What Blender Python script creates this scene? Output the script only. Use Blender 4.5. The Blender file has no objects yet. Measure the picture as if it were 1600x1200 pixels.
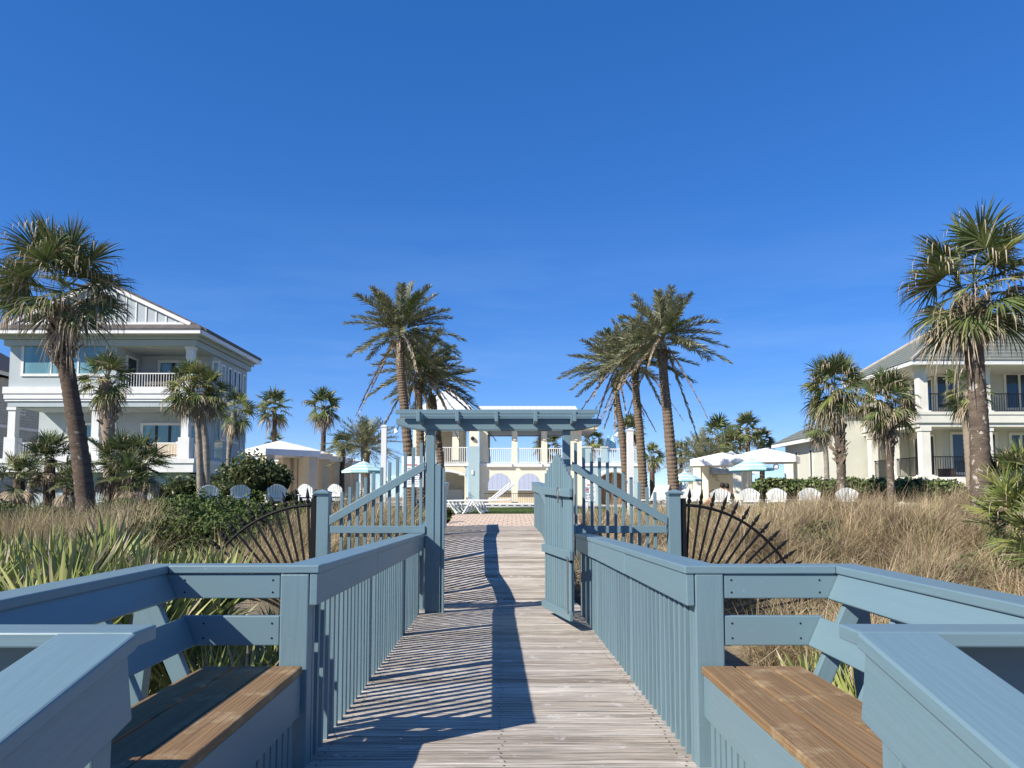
import bpy, math, random
import numpy as np
from mathutils import Vector, Matrix
random.seed(7); rng = np.random.default_rng(7)
R = math.radians
sc = bpy.context.scene
COL = sc.collection
# ------------------------------------------------------------------ camera model
F = 1202.0; TH = R(4.3); PY0 = 686.0; E = 0.6
def at(px, py, Y):
    """world point seen at photo pixel (px,py) standing Y metres ahead"""
    u = (px-800)/F; v = (PY0-py)/F
    d = math.cos(TH)-v*math.sin(TH)
    k = Y/d
    return Vector((u*k, Y, E+(math.sin(TH)+v*math.cos(TH))*k))
def ax(px, py, Y): return at(px, py, Y).x
def az(py, Y): return at(800, py, Y).z
def wid(wpx, py, w=2.1):
    v = (PY0-py)/F
    return w*F/wpx*(math.cos(TH)-v*math.sin(TH))

# ------------------------------------------------------------------ materials
def nd(nt, t, x=0, **kw):
    n = nt.nodes.new(t)
    for k, v in kw.items(): setattr(n, k, v)
    return n
def rgba(c): return (c[0], c[1], c[2], 1)
def mat(name, col, rough=.6, var=.12, scale=3.0, bump=0.0, bscale=40, spec=.4, island=0.0, hue=None, stretch=None, metal=0, uv=False, tr=0, col2=None, dirt=None):
    m = bpy.data.materials.new(name); m.use_nodes = True
    nt = m.node_tree; b = nt.nodes['Principled BSDF']
    b.inputs['Roughness'].default_value = rough
    b.inputs['Specular IOR Level'].default_value = spec
    b.inputs['Metallic'].default_value = metal
    tc = nd(nt, 'ShaderNodeTexCoord')
    src = tc.outputs['UV'] if uv else tc.outputs['Object']
    mp = nd(nt, 'ShaderNodeMapping')
    nt.links.new(src, mp.inputs['Vector'])
    if stretch: mp.inputs['Scale'].default_value = stretch
    nz = nd(nt, 'ShaderNodeTexNoise'); nz.inputs['Scale'].default_value = scale; nz.inputs['Detail'].default_value = 6; nz.inputs['Roughness'].default_value = .6
    nt.links.new(mp.outputs[0], nz.inputs['Vector'])
    rp = nd(nt, 'ShaderNodeValToRGB')
    c2 = col2 or tuple(min(1, c*(1+var)) for c in col)
    c1 = tuple(c*(1-var) for c in col)
    rp.color_ramp.elements[0].position = .32; rp.color_ramp.elements[1].position = .68
    rp.color_ramp.elements[0].color = rgba(c1); rp.color_ramp.elements[1].color = rgba(c2)
    nt.links.new(nz.outputs[0], rp.inputs[0])
    out = rp.outputs[0]
    if island:
        g = nd(nt, 'ShaderNodeNewGeometry')
        r2 = nd(nt, 'ShaderNodeValToRGB')
        cols = hue or [tuple(c*(1-island) for c in col), tuple(c*(1+island) for c in col)]
        el = r2.color_ramp.elements
        while len(el) < len(cols): el.new(.5)
        for i, c in enumerate(cols):
            el[i].position = i/(len(cols)-1); el[i].color = rgba(c)
        nt.links.new(g.outputs['Random Per Island'], r2.inputs[0])
        if hue is None:
            mx = nd(nt, 'ShaderNodeMix', data_type='RGBA'); mx.inputs[0].default_value = .65
            nt.links.new(out, mx.inputs[6]); nt.links.new(r2.outputs[0], mx.inputs[7])
        else:
            rp.color_ramp.elements[0].color = rgba((1-var,)*3); rp.color_ramp.elements[1].color = rgba((1+var,)*3)
            mx = nd(nt, 'ShaderNodeMix', data_type='RGBA', blend_type='MULTIPLY'); mx.inputs[0].default_value = 1
            nt.links.new(r2.outputs[0], mx.inputs[6]); nt.links.new(out, mx.inputs[7])
        out = mx.outputs[2]
    if dirt:
        n3 = nd(nt, 'ShaderNodeTexNoise'); n3.inputs['Scale'].default_value = dirt[1]; n3.inputs['Detail'].default_value = 8; n3.inputs['Roughness'].default_value = .7
        nt.links.new(tc.outputs['Object'], n3.inputs['Vector'])
        r3 = nd(nt, 'ShaderNodeValToRGB'); r3.color_ramp.elements[0].position = dirt[2]; r3.color_ramp.elements[1].position = dirt[2]+dirt[3]
        nt.links.new(n3.outputs[0], r3.inputs[0])
        mx = nd(nt, 'ShaderNodeMix', data_type='RGBA'); mx.inputs[7].default_value = rgba(dirt[0])
        nt.links.new(r3.outputs[0], mx.inputs[0]); nt.links.new(out, mx.inputs[6]); out = mx.outputs[2]
    nt.links.new(out, b.inputs['Base Color'])
    if bump:
        n2 = nd(nt, 'ShaderNodeTexNoise'); n2.inputs['Scale'].default_value = bscale; n2.inputs['Detail'].default_value = 5
        nt.links.new(mp.outputs[0], n2.inputs['Vector'])
        bp = nd(nt, 'ShaderNodeBump'); bp.inputs['Strength'].default_value = bump; bp.inputs['Distance'].default_value = .02
        nt.links.new(n2.outputs[0], bp.inputs['Height']); nt.links.new(bp.outputs[0], b.inputs['Normal'])
    if tr:
        t = nd(nt, 'ShaderNodeBsdfTranslucent'); nt.links.new(out, t.inputs[0])
        ms = nd(nt, 'ShaderNodeMixShader'); ms.inputs[0].default_value = tr
        o = nt.nodes['Material Output']
        nt.links.new(b.outputs[0], ms.inputs[1]); nt.links.new(t.outputs[0], ms.inputs[2]); nt.links.new(ms.outputs[0], o.inputs[0])
    return m
M = {}
BL = (.142, .222, .258)
M['blue'] = mat('blue_paint', BL, .42, .10, 1.3, .10, 6, .45, stretch=(.7, 7, 7), uv=True, island=.05, dirt=((.27, .34, .37), 24, .655, .10))
M['bluefine'] = mat('blue_paint_pickets', BL, .5, .07, 1.6, .14, 8, .4, stretch=(.6, 8, 8), uv=True, island=.09)
M['deck'] = mat('weathered_deck', (.40, .365, .335), .85, .62, 1.5, 1.0, 2.2, .12, stretch=(1.0, 40, 40), uv=True, island=.2, hue=[(.28,.235,.19),(.42,.365,.305),(.50,.445,.38),(.34,.288,.235),(.56,.505,.44),(.39,.335,.275)], dirt=((.66,.64,.615), 6, .585, .12))
M['seat'] = mat('worn_brown_stain', (.225, .138, .066), .6, .55, 1.5, .5, 3, .3, stretch=(.7, 22, 22), uv=True, island=.12, dirt=((.36,.265,.15), 5, .53, .16))
M['iron'] = mat('black_iron', (.006, .006, .007), .6, .1, 4, 0, spec=.25)
M['sand'] = mat('dune_sand', (.30, .245, .17), .95, .3, 1.5, .6, 14, .1, dirt=((.13,.11,.07), 1.3, .5, .2))
M['lawn'] = mat('lawn_ground', (.085, .12, .035), .9, .3, 3, .6, 60, .1)
M['grassblade'] = mat('lawn_blade', (.10, .16, .045), .8, .2, 3, island=.4, tr=.2)
M['oat'] = mat('dune_grass_blade', (.33, .26, .15), .8, .55, 1.1, island=.4, hue=[(.27,.195,.115),(.50,.38,.25),(.39,.295,.175),(.25,.23,.10),(.62,.49,.34),(.33,.235,.15)], tr=.15, spec=.2)
M['oatg'] = mat('green_dune_blade', (.20, .21, .08), .8, .4, .8, island=.4, hue=[(.17,.19,.065),(.44,.37,.21),(.25,.27,.095),(.38,.34,.155)], tr=.15, spec=.2)
M['oatd'] = mat('dark_dune_blade', (.16, .11, .065), .85, .4, 1.1, island=.4, hue=[(.13,.09,.054),(.26,.185,.11),(.38,.285,.18),(.17,.13,.072)], tr=.12, spec=.15)
M['frond'] = mat('palm_leaf_green', (.085, .125, .035), .5, .25, 2, island=.5, hue=[(.055,.085,.026),(.125,.165,.05),(.085,.12,.04),(.19,.19,.075)], tr=.18, spec=.35)
M['frondlite'] = mat('palm_leaf_yellowgreen', (.20, .24, .06), .5, .2, 2, island=.4, hue=[(.12,.17,.04),(.24,.27,.07),(.30,.28,.10)], tr=.2, spec=.35)
M['dateleaf'] = mat('date_leaf', (.12, .15, .085), .45, .25, 2, island=.4, hue=[(.12,.14,.07),(.26,.265,.16),(.19,.205,.105),(.38,.335,.215)], tr=.12, spec=.35)
M['deadleaf'] = mat('dead_leaf', (.36, .29, .20), .85, .25, 3, island=.4, hue=[(.22,.17,.11),(.42,.34,.24),(.30,.24,.17),(.50,.43,.33)], tr=.12, spec=.15)
M['yucca'] = mat('sword_leaf', (.21, .27, .07), .42, .2, 2, island=.4, hue=[(.065,.10,.025),(.29,.32,.085),(.15,.195,.045),(.42,.40,.16),(.10,.135,.032),(.24,.28,.07)], tr=.06, spec=.45)
M['trunk'] = mat('sabal_bark', (.125, .098, .075), .95, .3, 4, 1.0, 16, .1, stretch=(1, 1, 3.5), dirt=((.44,.40,.33), 5.0, .575, .03))
M['trunkleft'] = mat('dark_sabal_bark', (.105, .08, .062), .95, .3, 4, 1.0, 16, .1, stretch=(1, 1, 3.5), dirt=((.36,.32,.26), 7, .63, .03))
M['trunkdark'] = mat('dark_bark', (.10, .075, .055), .95, .35, 5, 1.0, 14, .1, stretch=(1, 1, 3))
M['trunkgrey'] = mat('grey_bark', (.27, .235, .195), .95, .25, 4, .9, 16, .1, stretch=(1, 1, 3))
M['boot'] = mat('leaf_boot', (.25, .20, .15), .95, .3, 6, .6, 20, .1, island=.4)
M['datebark'] = mat('date_bark', (.15, .11, .08), .95, .35, 6, 1, 14, .1, island=.3)
M['juniper'] = mat('juniper_leaf', (.055, .085, .022), .7, .3, 1.2, island=.5, hue=[(.028,.048,.014),(.085,.125,.03),(.05,.08,.02),(.15,.185,.05)], tr=.08, spec=.25)
M['hedge'] = mat('hedge_leaf', (.10, .145, .04), .5, .3, 1.2, island=.5, hue=[(.05,.08,.022),(.13,.175,.05),(.09,.13,.04),(.19,.22,.075)], tr=.1, spec=.4)
M['grape'] = mat('shrub_leaf', (.075, .105, .035), .5, .3, 1.0, island=.5, hue=[(.035,.055,.018),(.10,.135,.045),(.065,.095,.03),(.17,.18,.08)], tr=.1, spec=.4)
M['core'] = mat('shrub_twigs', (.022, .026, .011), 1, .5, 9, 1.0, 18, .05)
M['white'] = mat('white_paint', (.70, .69, .665), .5, .04, 2, .05, 30, .35)
M['plastic'] = mat('white_resin', (.82, .82, .82), .4, .03, 2, 0, 30, .4)
M['fabric'] = mat('white_canvas', (.82, .81, .80), .8, .05, 1.2, .15, 6, .2)
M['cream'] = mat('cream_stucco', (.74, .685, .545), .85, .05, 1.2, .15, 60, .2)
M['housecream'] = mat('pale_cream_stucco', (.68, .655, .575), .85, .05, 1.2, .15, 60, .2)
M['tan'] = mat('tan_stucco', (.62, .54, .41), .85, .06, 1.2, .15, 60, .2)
M['aquawall'] = mat('pale_blue_stucco', (.36, .475, .50), .85, .05, 1.0, .15, 60, .2)
M['greyhouse'] = mat('blue_grey_stucco', (.41, .455, .47), .85, .05, .8, .15, 50, .2)
M['greyshade'] = mat('grey_stucco', (.42, .44, .44), .85, .06, .8, .15, 50, .2)
M['sage'] = mat('sage_stucco', (.52, .515, .44), .85, .05, .8, .15, 50, .2)
M['tower'] = mat('taupe_siding', (.40, .36, .27), .8, .05, 1, 0)
M['brownroof'] = mat('brown_tile', (.125, .108, .10), .8, .25, 3, .5, 20, .2)
M['greenroof'] = mat('grey_green_tile', (.20, .215, .185), .8, .22, 3, .4, 18, .2)
M['metalroof'] = mat('pale_metal_roof', (.62, .65, .66), .45, .06, 1.5, 0, spec=.5)
M['ridge'] = mat('pale_ridge_tile', (.40, .35, .29), .8, .15, 3, .3, 20)
M['screenframe'] = mat('dark_bronze', (.025, .022, .02), .4, .1, 3)
M['paver'] = None
M['aqua'] = mat('aqua_canvas', (.42, .68, .70), .8, .08, 1.5, .1, 8, .2)
M['tile'] = mat('pool_tile', (.10, .20, .30), .3, .3, 12, 0, spec=.5)
M['concrete'] = mat('pool_deck_concrete', (.55, .50, .42), .9, .12, 1.2, .2, 50, .2)
M['steel'] = mat('steel', (.45, .44, .42), .35, .1, 5, 0, metal=.9)
M['red'] = mat('red_print', (.55, .08, .07), .6, .05, 2)
M['ink'] = mat('dark_print', (.10, .11, .13), .6, .05, 2)
M['skin'] = mat('skin', (.50, .26, .16), .55, .06, 8)
M['hair'] = mat('dark_hair', (.022, .015, .011), .6, .2, 20)
M['shirt'] = mat('grey_shirt', (.22, .23, .25), .85, .1, 6)
M['shirtred'] = mat('rust_cloth', (.42, .15, .07), .85, .1, 6)
M['wicker'] = mat('dark_wicker', (.05, .035, .03), .7, .3, 30)
M['cushion'] = mat('tan_cushion', (.50, .40, .28), .9, .1, 5)
M['door'] = mat('brown_door', (.22, .12, .06), .6, .15, 3)
def glass(name, col, rough=.03):
    m = bpy.data.materials.new(name); m.use_nodes = True
    b = m.node_tree.nodes['Principled BSDF']
    nt = m.node_tree; tc = nd(nt, 'ShaderNodeTexCoord'); nz = nd(nt, 'ShaderNodeTexNoise'); nz.inputs['Scale'].default_value = .9
    mp = nd(nt, 'ShaderNodeMapping'); mp.inputs['Scale'].default_value = (1.6, 1, .12)
    nt.links.new(tc.outputs['Object'], mp.inputs[0]); nt.links.new(mp.outputs[0], nz.inputs['Vector'])
    rp = nd(nt, 'ShaderNodeValToRGB'); rp.color_ramp.elements[0].position = .42; rp.color_ramp.elements[1].position = .6
    rp.color_ramp.elements[0].color = rgba(col); rp.color_ramp.elements[1].color = rgba([c*1.5 for c in col])
    nt.links.new(nz.outputs[0], rp.inputs[0]); nt.links.new(rp.outputs[0], b.inputs['Base Color'])
    b.inputs['Roughness'].default_value = rough; b.inputs['Specular IOR Level'].default_value = .8
    return m
M['glass'] = glass('teal_tinted_glass', (.12, .24, .27))
M['darkglass'] = glass('dark_glass', (.010, .025, .045))
def banded(name, col, dark, period, axis=2, width=.12, rough=.8, var=.15, rowvar=0):
    """courses of siding, tiles or seams, laid as thin dark joints every `period` metres"""
    m = mat(name, col, rough, var, 3, .2, 20, .25)
    nt = m.node_tree; b = nt.nodes['Principled BSDF']
    old = b.inputs['Base Color'].links[0].from_socket
    tc = nd(nt, 'ShaderNodeTexCoord'); sp = nd(nt, 'ShaderNodeSeparateXYZ'); nt.links.new(tc.outputs['Object'], sp.inputs[0])
    dv = nd(nt, 'ShaderNodeMath', operation='DIVIDE'); dv.inputs[1].default_value = period; nt.links.new(sp.outputs[axis], dv.inputs[0])
    fr = nd(nt, 'ShaderNodeMath', operation='FRACT'); nt.links.new(dv.outputs[0], fr.inputs[0])
    lt = nd(nt, 'ShaderNodeMath', operation='LESS_THAN'); lt.inputs[1].default_value = width; nt.links.new(fr.outputs[0], lt.inputs[0])
    mx = nd(nt, 'ShaderNodeMix', data_type='RGBA'); nt.links.new(lt.outputs[0], mx.inputs[0]); nt.links.new(old, mx.inputs[6]); mx.inputs[7].default_value = rgba(dark)
    nt.links.new(mx.outputs[2], b.inputs['Base Color'])
    return m
M['tower'] = banded('lap_siding', (.43, .385, .285), (.27, .24, .18), .2, 2, .12)
M['greenroof'] = banded('grey_green_tile', (.115, .13, .112), (.20, .21, .185), .24, 2, .28, .8, .2)
M['brownroof'] = banded('brown_tile', (.13, .112, .105), (.075, .065, .06), .2, 2, .22, .8, .25)
M['seamroof'] = banded('standing_seam', (.66, .69, .70), (.40, .43, .45), .5, 0, .08, .45, .05)
M['hutroof'] = banded('lavender_grey_seam', (.36, .385, .46), (.22, .24, .30), .45, 0, .08, .5, .05)
M['aqua'] = banded('aqua_striped_canvas', (.34, .62, .64), (.62, .78, .78), .16, 2, .4, .85, .06)
def brickmat():
    m = mat('beige_pavers', (.50, .39, .28), .9, .15, 2, .2, 40, .2)
    nt = m.node_tree; b = nt.nodes['Principled BSDF']
    tc = nd(nt, 'ShaderNodeTexCoord'); br = nd(nt, 'ShaderNodeTexBrick')
    nt.links.new(tc.outputs['Object'], br.inputs['Vector'])
    br.inputs['Color1'].default_value = rgba((.58, .445, .33)); br.inputs['Color2'].default_value = rgba((.66, .51, .385)); br.inputs['Mortar'].default_value = rgba((.30, .25, .19))
    br.inputs['Scale'].default_value = 1; br.inputs['Brick Width'].default_value = .24; br.inputs['Row Height'].default_value = .6; br.inputs['Mortar Size'].default_value = .014
    nt.links.new(br.outputs[0], b.inputs['Base Color'])
    return m
M['paver'] = brickmat()

# ------------------------------------------------------------------ mesh builder
UP = Vector((0, 0, 1)); JIT = 0
class MB:
    def __init__(s): s.V = []; s.Fc = []; s.U = []; s.m = []; s.n = 0; s.arr = []
    def face(s, pts, uv=None, mi=0):
        i = s.n; s.V.extend([tuple(p) for p in pts]); s.n += len(pts)
        s.Fc.append(tuple(range(i, i+len(pts)))); s.U.append(uv or [(0, 0)]*len(pts)); s.m.append(mi)
    def hexa(s, a, mi=0, L=None, u0=None):
        """a: 8 pts, 0-3 start ring, 4-7 end ring; shares vertices (one island)"""
        i = s.n; s.V.extend([tuple(p) for p in a]); s.n += 8
        L = L if L is not None else (Vector(a[4])-Vector(a[0])).length
        w = [(Vector(a[(k+1) % 4])-Vector(a[k])).length for k in range(4)]
        u0 = random.random()*50 if u0 is None else u0; v0 = random.random()*50
        acc = v0
        for k in range(4):
            j = (k+1) % 4
            s.Fc.append((i+k, i+j, i+4+j, i+4+k)); s.U.append([(u0, acc), (u0, acc+w[k]), (u0+L, acc+w[k]), (u0+L, acc)]); s.m.append(mi); acc += w[k]
        s.Fc.append((i+3, i+2, i+1, i)); s.U.append([(u0, v0), (u0+w[0], v0), (u0+w[0], v0+w[1]), (u0, v0+w[1])]); s.m.append(mi)
        s.Fc.append((i+4, i+5, i+6, i+7)); s.U.append([(u0, v0), (u0+w[0], v0), (u0+w[0], v0+w[1]), (u0, v0+w[1])]); s.m.append(mi)
    def beam(s, p0, p1, w, h, up=UP, mi=0):
        """bar of section w (sideways) by h (along up), centred on p0-p1"""
        p0 = Vector(p0); p1 = Vector(p1); d = (p1-p0).normalized()
        side = d.cross(Vector(up)).normalized(); u = side.cross(d).normalized()
        a = []
        for p in (p0, p1):
            jx, jy = (random.uniform(-JIT, JIT), random.uniform(-JIT, JIT)) if JIT else (0, 0)
            for sx, sy in ((-1, -1), (1, -1), (1, 1), (-1, 1)): a.append(p+side*(sx*w/2+jx)+u*(sy*h/2+jy))
        s.hexa(a, mi)
    def box(s, x0, x1, y0, y1, z0, z1, mi=0, axis=None):
        if x1 < x0: x0, x1 = x1, x0
        if y1 < y0: y0, y1 = y1, y0
        if z1 < z0: z0, z1 = z1, z0
        d = (x1-x0, y1-y0, z1-z0)
        if axis is None: axis = d.index(max(d))
        if axis == 0: s.beam((x0, (y0+y1)/2, (z0+z1)/2), (x1, (y0+y1)/2, (z0+z1)/2), d[1], d[2], UP, mi)
        elif axis == 1: s.beam(((x0+x1)/2, y0, (z0+z1)/2), ((x0+x1)/2, y1, (z0+z1)/2), d[0], d[2], UP, mi)
        else: s.beam(((x0+x1)/2, (y0+y1)/2, z0), ((x0+x1)/2, (y0+y1)/2, z1), d[0], d[1], (0, 1, 0), mi)
    def tube(s, pts, rad, n=8, mi=0, cap=True, jit=0):
        pts = [Vector(p) for p in pts]
        if not hasattr(rad, '__len__'): rad = [rad]*len(pts)
        base = s.n; ref = Vector((0, 1, 0)) if abs((pts[-1]-pts[0]).normalized().y) < .8 else Vector((1, 0, 0))
        L = 0
        for k, p in enumerate(pts):
            d = (pts[min(k+1, len(pts)-1)]-pts[max(k-1, 0)]).normalized()
            a = d.cross(ref).normalized(); b = a.cross(d)
            for q in range(n):
                t = 2*math.pi*q/n; r = rad[k]*(1+(random.uniform(-jit, jit) if jit else 0))
                s.V.append(tuple(p+a*math.cos(t)*r+b*math.sin(t)*r))
        s.n += n*len(pts)
        for k in range(len(pts)-1):
            for q in range(n):
                r = (q+1) % n
                s.Fc.append((base+k*n+q, base+k*n+r, base+(k+1)*n+r, base+(k+1)*n+q)); s.U.append([(k, q), (k, q+1), (k+1, q+1), (k+1, q)]); s.m.append(mi)
        if cap:
            s.Fc.append(tuple(base+q for q in range(n-1, -1, -1))); s.U.append([(0, 0)]*n); s.m.append(mi)
            e = base+(len(pts)-1)*n
            s.Fc.append(tuple(e+q for q in range(n))); s.U.append([(0, 0)]*n); s.m.append(mi)
    def prism(s, poly, d, mi=0):
        """poly: list of 3D points (planar), extruded by vector d"""
        poly = [Vector(p) for p in poly]; d = Vector(d); n = len(poly); b = s.n
        s.V.extend([tuple(p) for p in poly]); s.V.extend([tuple(p+d) for p in poly]); s.n += 2*n
        s.Fc.append(tuple(range(b+n-1, b-1, -1))); s.U.append([(0, 0)]*n); s.m.append(mi)
        s.Fc.append(tuple(range(b+n, b+2*n))); s.U.append([(0, 0)]*n); s.m.append(mi)
        for k in range(n):
            j = (k+1) % n
            s.Fc.append((b+k, b+j, b+n+j, b+n+k)); s.U.append([(0, 0), (0, .1), (1, .1), (1, 0)]); s.m.append(mi)
    def pyramid(s, base4, apex, mi=0, closed=True):
        b = s.n; s.V.extend([tuple(p) for p in base4]); s.V.append(tuple(apex)); s.n += 5
        for k in range(4):
            s.Fc.append((b+k, b+(k+1) % 4, b+4)); s.U.append([(0, 0)]*3); s.m.append(mi)
        if closed: s.Fc.append((b+3, b+2, b+1, b)); s.U.append([(0, 0)]*4); s.m.append(mi)
    def ball(s, c, r, n=10, m=7, mi=0, sc3=(1, 1, 1), jit=0):
        b = s.n; c = Vector(c)
        for i in range(m+1):
            ph = math.pi*i/m
            for j in range(n):
                t = 2*math.pi*j/n; rr = r*(1+random.uniform(-jit, jit))
                s.V.append((c.x+rr*math.sin(ph)*math.cos(t)*sc3[0], c.y+rr*math.sin(ph)*math.sin(t)*sc3[1], c.z+rr*math.cos(ph)*sc3[2]))
        s.n += n*(m+1)
        for i in range(m):
            for j in range(n):
                k = (j+1) % n
                s.Fc.append((b+i*n+j, b+(i+1)*n+j, b+(i+1)*n+k, b+i*n+k)); s.U.append([(0, 0)]*4); s.m.append(mi)
    def strip(s, pts, ws, side, mi=0, mi_last=None):
        """thin tapering ribbon through pts, width ws, laid along vector side"""
        b = s.n
        for p, w in zip(pts, ws):
            s.V.append(tuple(p-side*w/2)); s.V.append(tuple(p+side*w/2))
        k = len(pts); s.n += 2*k
        for i in range(k-1):
            s.Fc.append((b+2*i, b+2*i+1, b+2*i+3, b+2*i+2)); s.U.append([(0, 0)]*4); s.m.append(mi_last if (mi_last is not None and i == k-2) else mi)
    def quads(s, A, mi=0):
        """A: (n,4,3) array of loose quads, or use grid strips (n,k,2,3)"""
        s.arr.append((A, mi))
    def build(s, name, mats, parent=None, bevel=0, smooth=False):
        off = Vector((0, 0, 0)); p = parent
        while p is not None: off += p.location; p = p.parent
        me = bpy.data.meshes.new(name)
        if not isinstance(mats, (list, tuple)): mats = [mats]
        V = np.array(s.V, dtype=np.float64).reshape(-1, 3)
        Fs = list(s.Fc); mi = list(s.m)
        if s.arr:
            extraV = [V]; nV = len(V)
            tot = [np.array([len(f) for f in Fs], dtype=np.int32)]; idx = [np.array([i for f in Fs for i in f], dtype=np.int32)]; mm = [np.array(mi, dtype=np.int32)]
            for A, m_ in s.arr:
                n, k = A.shape[0], A.shape[1]
                extraV.append(A.reshape(-1, 3))
                base = nV+np.arange(n)[:, None]*(2*k)
                q = []
                for i in range(k-1):
                    q.append(np.stack([base[:, 0]+2*i, base[:, 0]+2*i+1, base[:, 0]+2*i+3, base[:, 0]+2*i+2], 1))
                q = np.stack(q, 1).reshape(-1, 4)
                idx.append(q.reshape(-1).astype(np.int32)); tot.append(np.full(len(q), 4, np.int32)); mm.append(np.full(len(q), m_, np.int32))
                nV += n*2*k
            V = np.concatenate(extraV); idx = np.concatenate(idx); tot = np.concatenate(tot); mm = np.concatenate(mm)
            V = V-np.array(off)
            me.vertices.add(len(V)); me.vertices.foreach_set('co', V.astype(np.float32).ravel())
            me.loops.add(len(idx)); me.loops.foreach_set('vertex_index', idx)
            me.polygons.add(len(tot)); st = np.concatenate([[0], np.cumsum(tot)[:-1]]).astype(np.int32)
            me.polygons.foreach_set('loop_start', st); me.polygons.foreach_set('loop_total', tot)
            me.polygons.foreach_set('material_index', mm)
            me.update(calc_edges=True); me.validate()
        else:
            V = V-np.array(off)
            me.from_pydata(V.tolist(), [], Fs)
            me.polygons.foreach_set('material_index', np.array(mi, dtype=np.int32))
            ul = me.uv_layers.new(name='UVMap')
            ul.data.foreach_set('uv', np.array([c for f in s.U for c in f], dtype=np.float32).ravel())
            me.update()
        for m_ in mats: me.materials.append(m_)
        if smooth: me.polygons.foreach_set('use_smooth', np.ones(len(me.polygons), dtype=bool))
        o = bpy.data.objects.new(name, me); COL.objects.link(o); o.parent = parent
        if parent is None and s.__dict__.get('org') is not None: pass
        if bevel:
            bv = o.modifiers.new('bevel', 'BEVEL'); bv.width = bevel; bv.segments = 2; bv.limit_method = 'ANGLE'; bv.angle_limit = R(40)
        return o
def tag(o, label, cat, group=None):
    o['label'] = label; o['category'] = cat
    if group: o['group'] = group
    return o
def thing(name, label, cat, loc=(0, 0, 0), group=None):
    o = bpy.data.objects.new(name, None); COL.objects.link(o); o.location = loc; o.empty_display_size = .2
    return tag(o, label, cat, group)
def struct(o, kind='structure'):
    o['kind'] = kind; return o
def copy_tree(o, loc, rz, label=None, group=None, parent=None):
    c = o.copy(); COL.objects.link(c); c.parent = parent
    if parent is None:
        c.location = loc; c.rotation_euler = (0, 0, rz)
        if label: c['label'] = label
        if group: c['group'] = group
    for ch in list(o.children): copy_tree(ch, None, 0, parent=c)
    return c
def lerp(a, b, t): return a+(b-a)*t
def pw(tab, x):
    if x <= tab[0][0]: return tab[0][1]
    for (a, va), (b, vb) in zip(tab, tab[1:]):
        if x <= b: return va+(vb-va)*(x-a)/(b-a)
    return tab[-1][1]
JIT = .0022
# ------------------------------------------------------------------ boardwalk profile
def stn(py, W, c):
    Y = wid(W, py); return (Y, ax(c, py, Y), az(py, Y))
S0 = stn(1190, 601, 784.5); SG = stn(958, 251, 781); SV = stn(935, 209, 778); 
SC = (16.2, ax(769, 836, 16.2), az(836, 16.2)); SE = (18.6, ax(766, 822, 18.6), az(822, 18.6))
GY = SG[0]
XC = [(0, -.03), (S0[0], S0[1]), (SG[0], SG[1]), (SV[0], SV[1]), (SC[0], SC[1]), (SE[0], SE[1])]
DZ = [(-3, S0[2]-.95), (2.2, S0[2]), (S0[0], S0[2]), (SG[0], SG[2]), (SV[0]-.5, SV[2]+.01), (SV[0]+.5, SV[2]+.10), (SC[0]-.3, SC[2]-.05), (SC[0]+.3, SC[2]+.02), (SE[0], SE[2])]
xc = lambda y: pw(XC, y)
dz = lambda y: pw(DZ, y)
ZA = az(884, 4.21); ZG = az(834, GY-.1)
CZ = [(-3, ZA-5.2*.21), (2.15, ZA), (4.21, ZA), (GY, ZG), (SV[0]-.3, SV[2]+1.10), (SV[0]+.6, SV[2]+1.19), (SC[0]-.3, SC[2]+1.03), (SC[0]+.4, SC[2]+1.08), (SE[0], az(753, SE[0]))]
cz = lambda y: pw(CZ, y)
def P(lx, y, z): return Vector((xc(y)+lx, y, z))

# deck boards ------------------------------------------------------
mb = MB(); y = -2.6; pitch = .142
while y < SE[0]-.02:
    y1 = y+pitch-.008-random.uniform(0, .005)
    hw = 1.16 if not (2.25 < y < 4.3) else 1.72
    j = random.uniform(-.004, .004); z0, z1 = dz(y)+random.uniform(-.0025, .0025), dz(y1)+random.uniform(-.0025, .0025)
    a = [P(-hw, y, z0-.035), P(-hw, y1, z1-.035), P(-hw, y1, z1), P(-hw, y, z0)]
    b = [P(hw, y, z0-.035), P(hw, y1, z1-.035), P(hw, y1, z1), P(hw, y, z0)]
    mb.hexa(a+b, 0); y += pitch
for lx in (-1.0, 0, 1.0):
    ys = [-2.6, 2.2, S0[0], GY, SV[0]-.5, SV[0]+.5, SC[0]-.3, SC[0]+.3, SE[0]]
    for a, b in zip(ys, ys[1:]): mb.beam(P(lx, a, dz(a)-.14), P(lx, b, dz(b)-.14), .045, .19, mi=0)
for k in range(46):
    y = 4.0+k*pitch
    for lx in (-1.0, 0.0, 1.0):
        for o in (.03, .105):
            c = P(lx+random.uniform(-.02, .02), y+o, dz(y+o)+.0045); mb.face([c+Vector((math.cos(a)*.0065, math.sin(a)*.0065, 0)) for a in np.linspace(0, 2*math.pi, 7)[:-1]], None, 1)
struct(mb.build('boardwalk', [M['deck'], M['iron']]))

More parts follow.
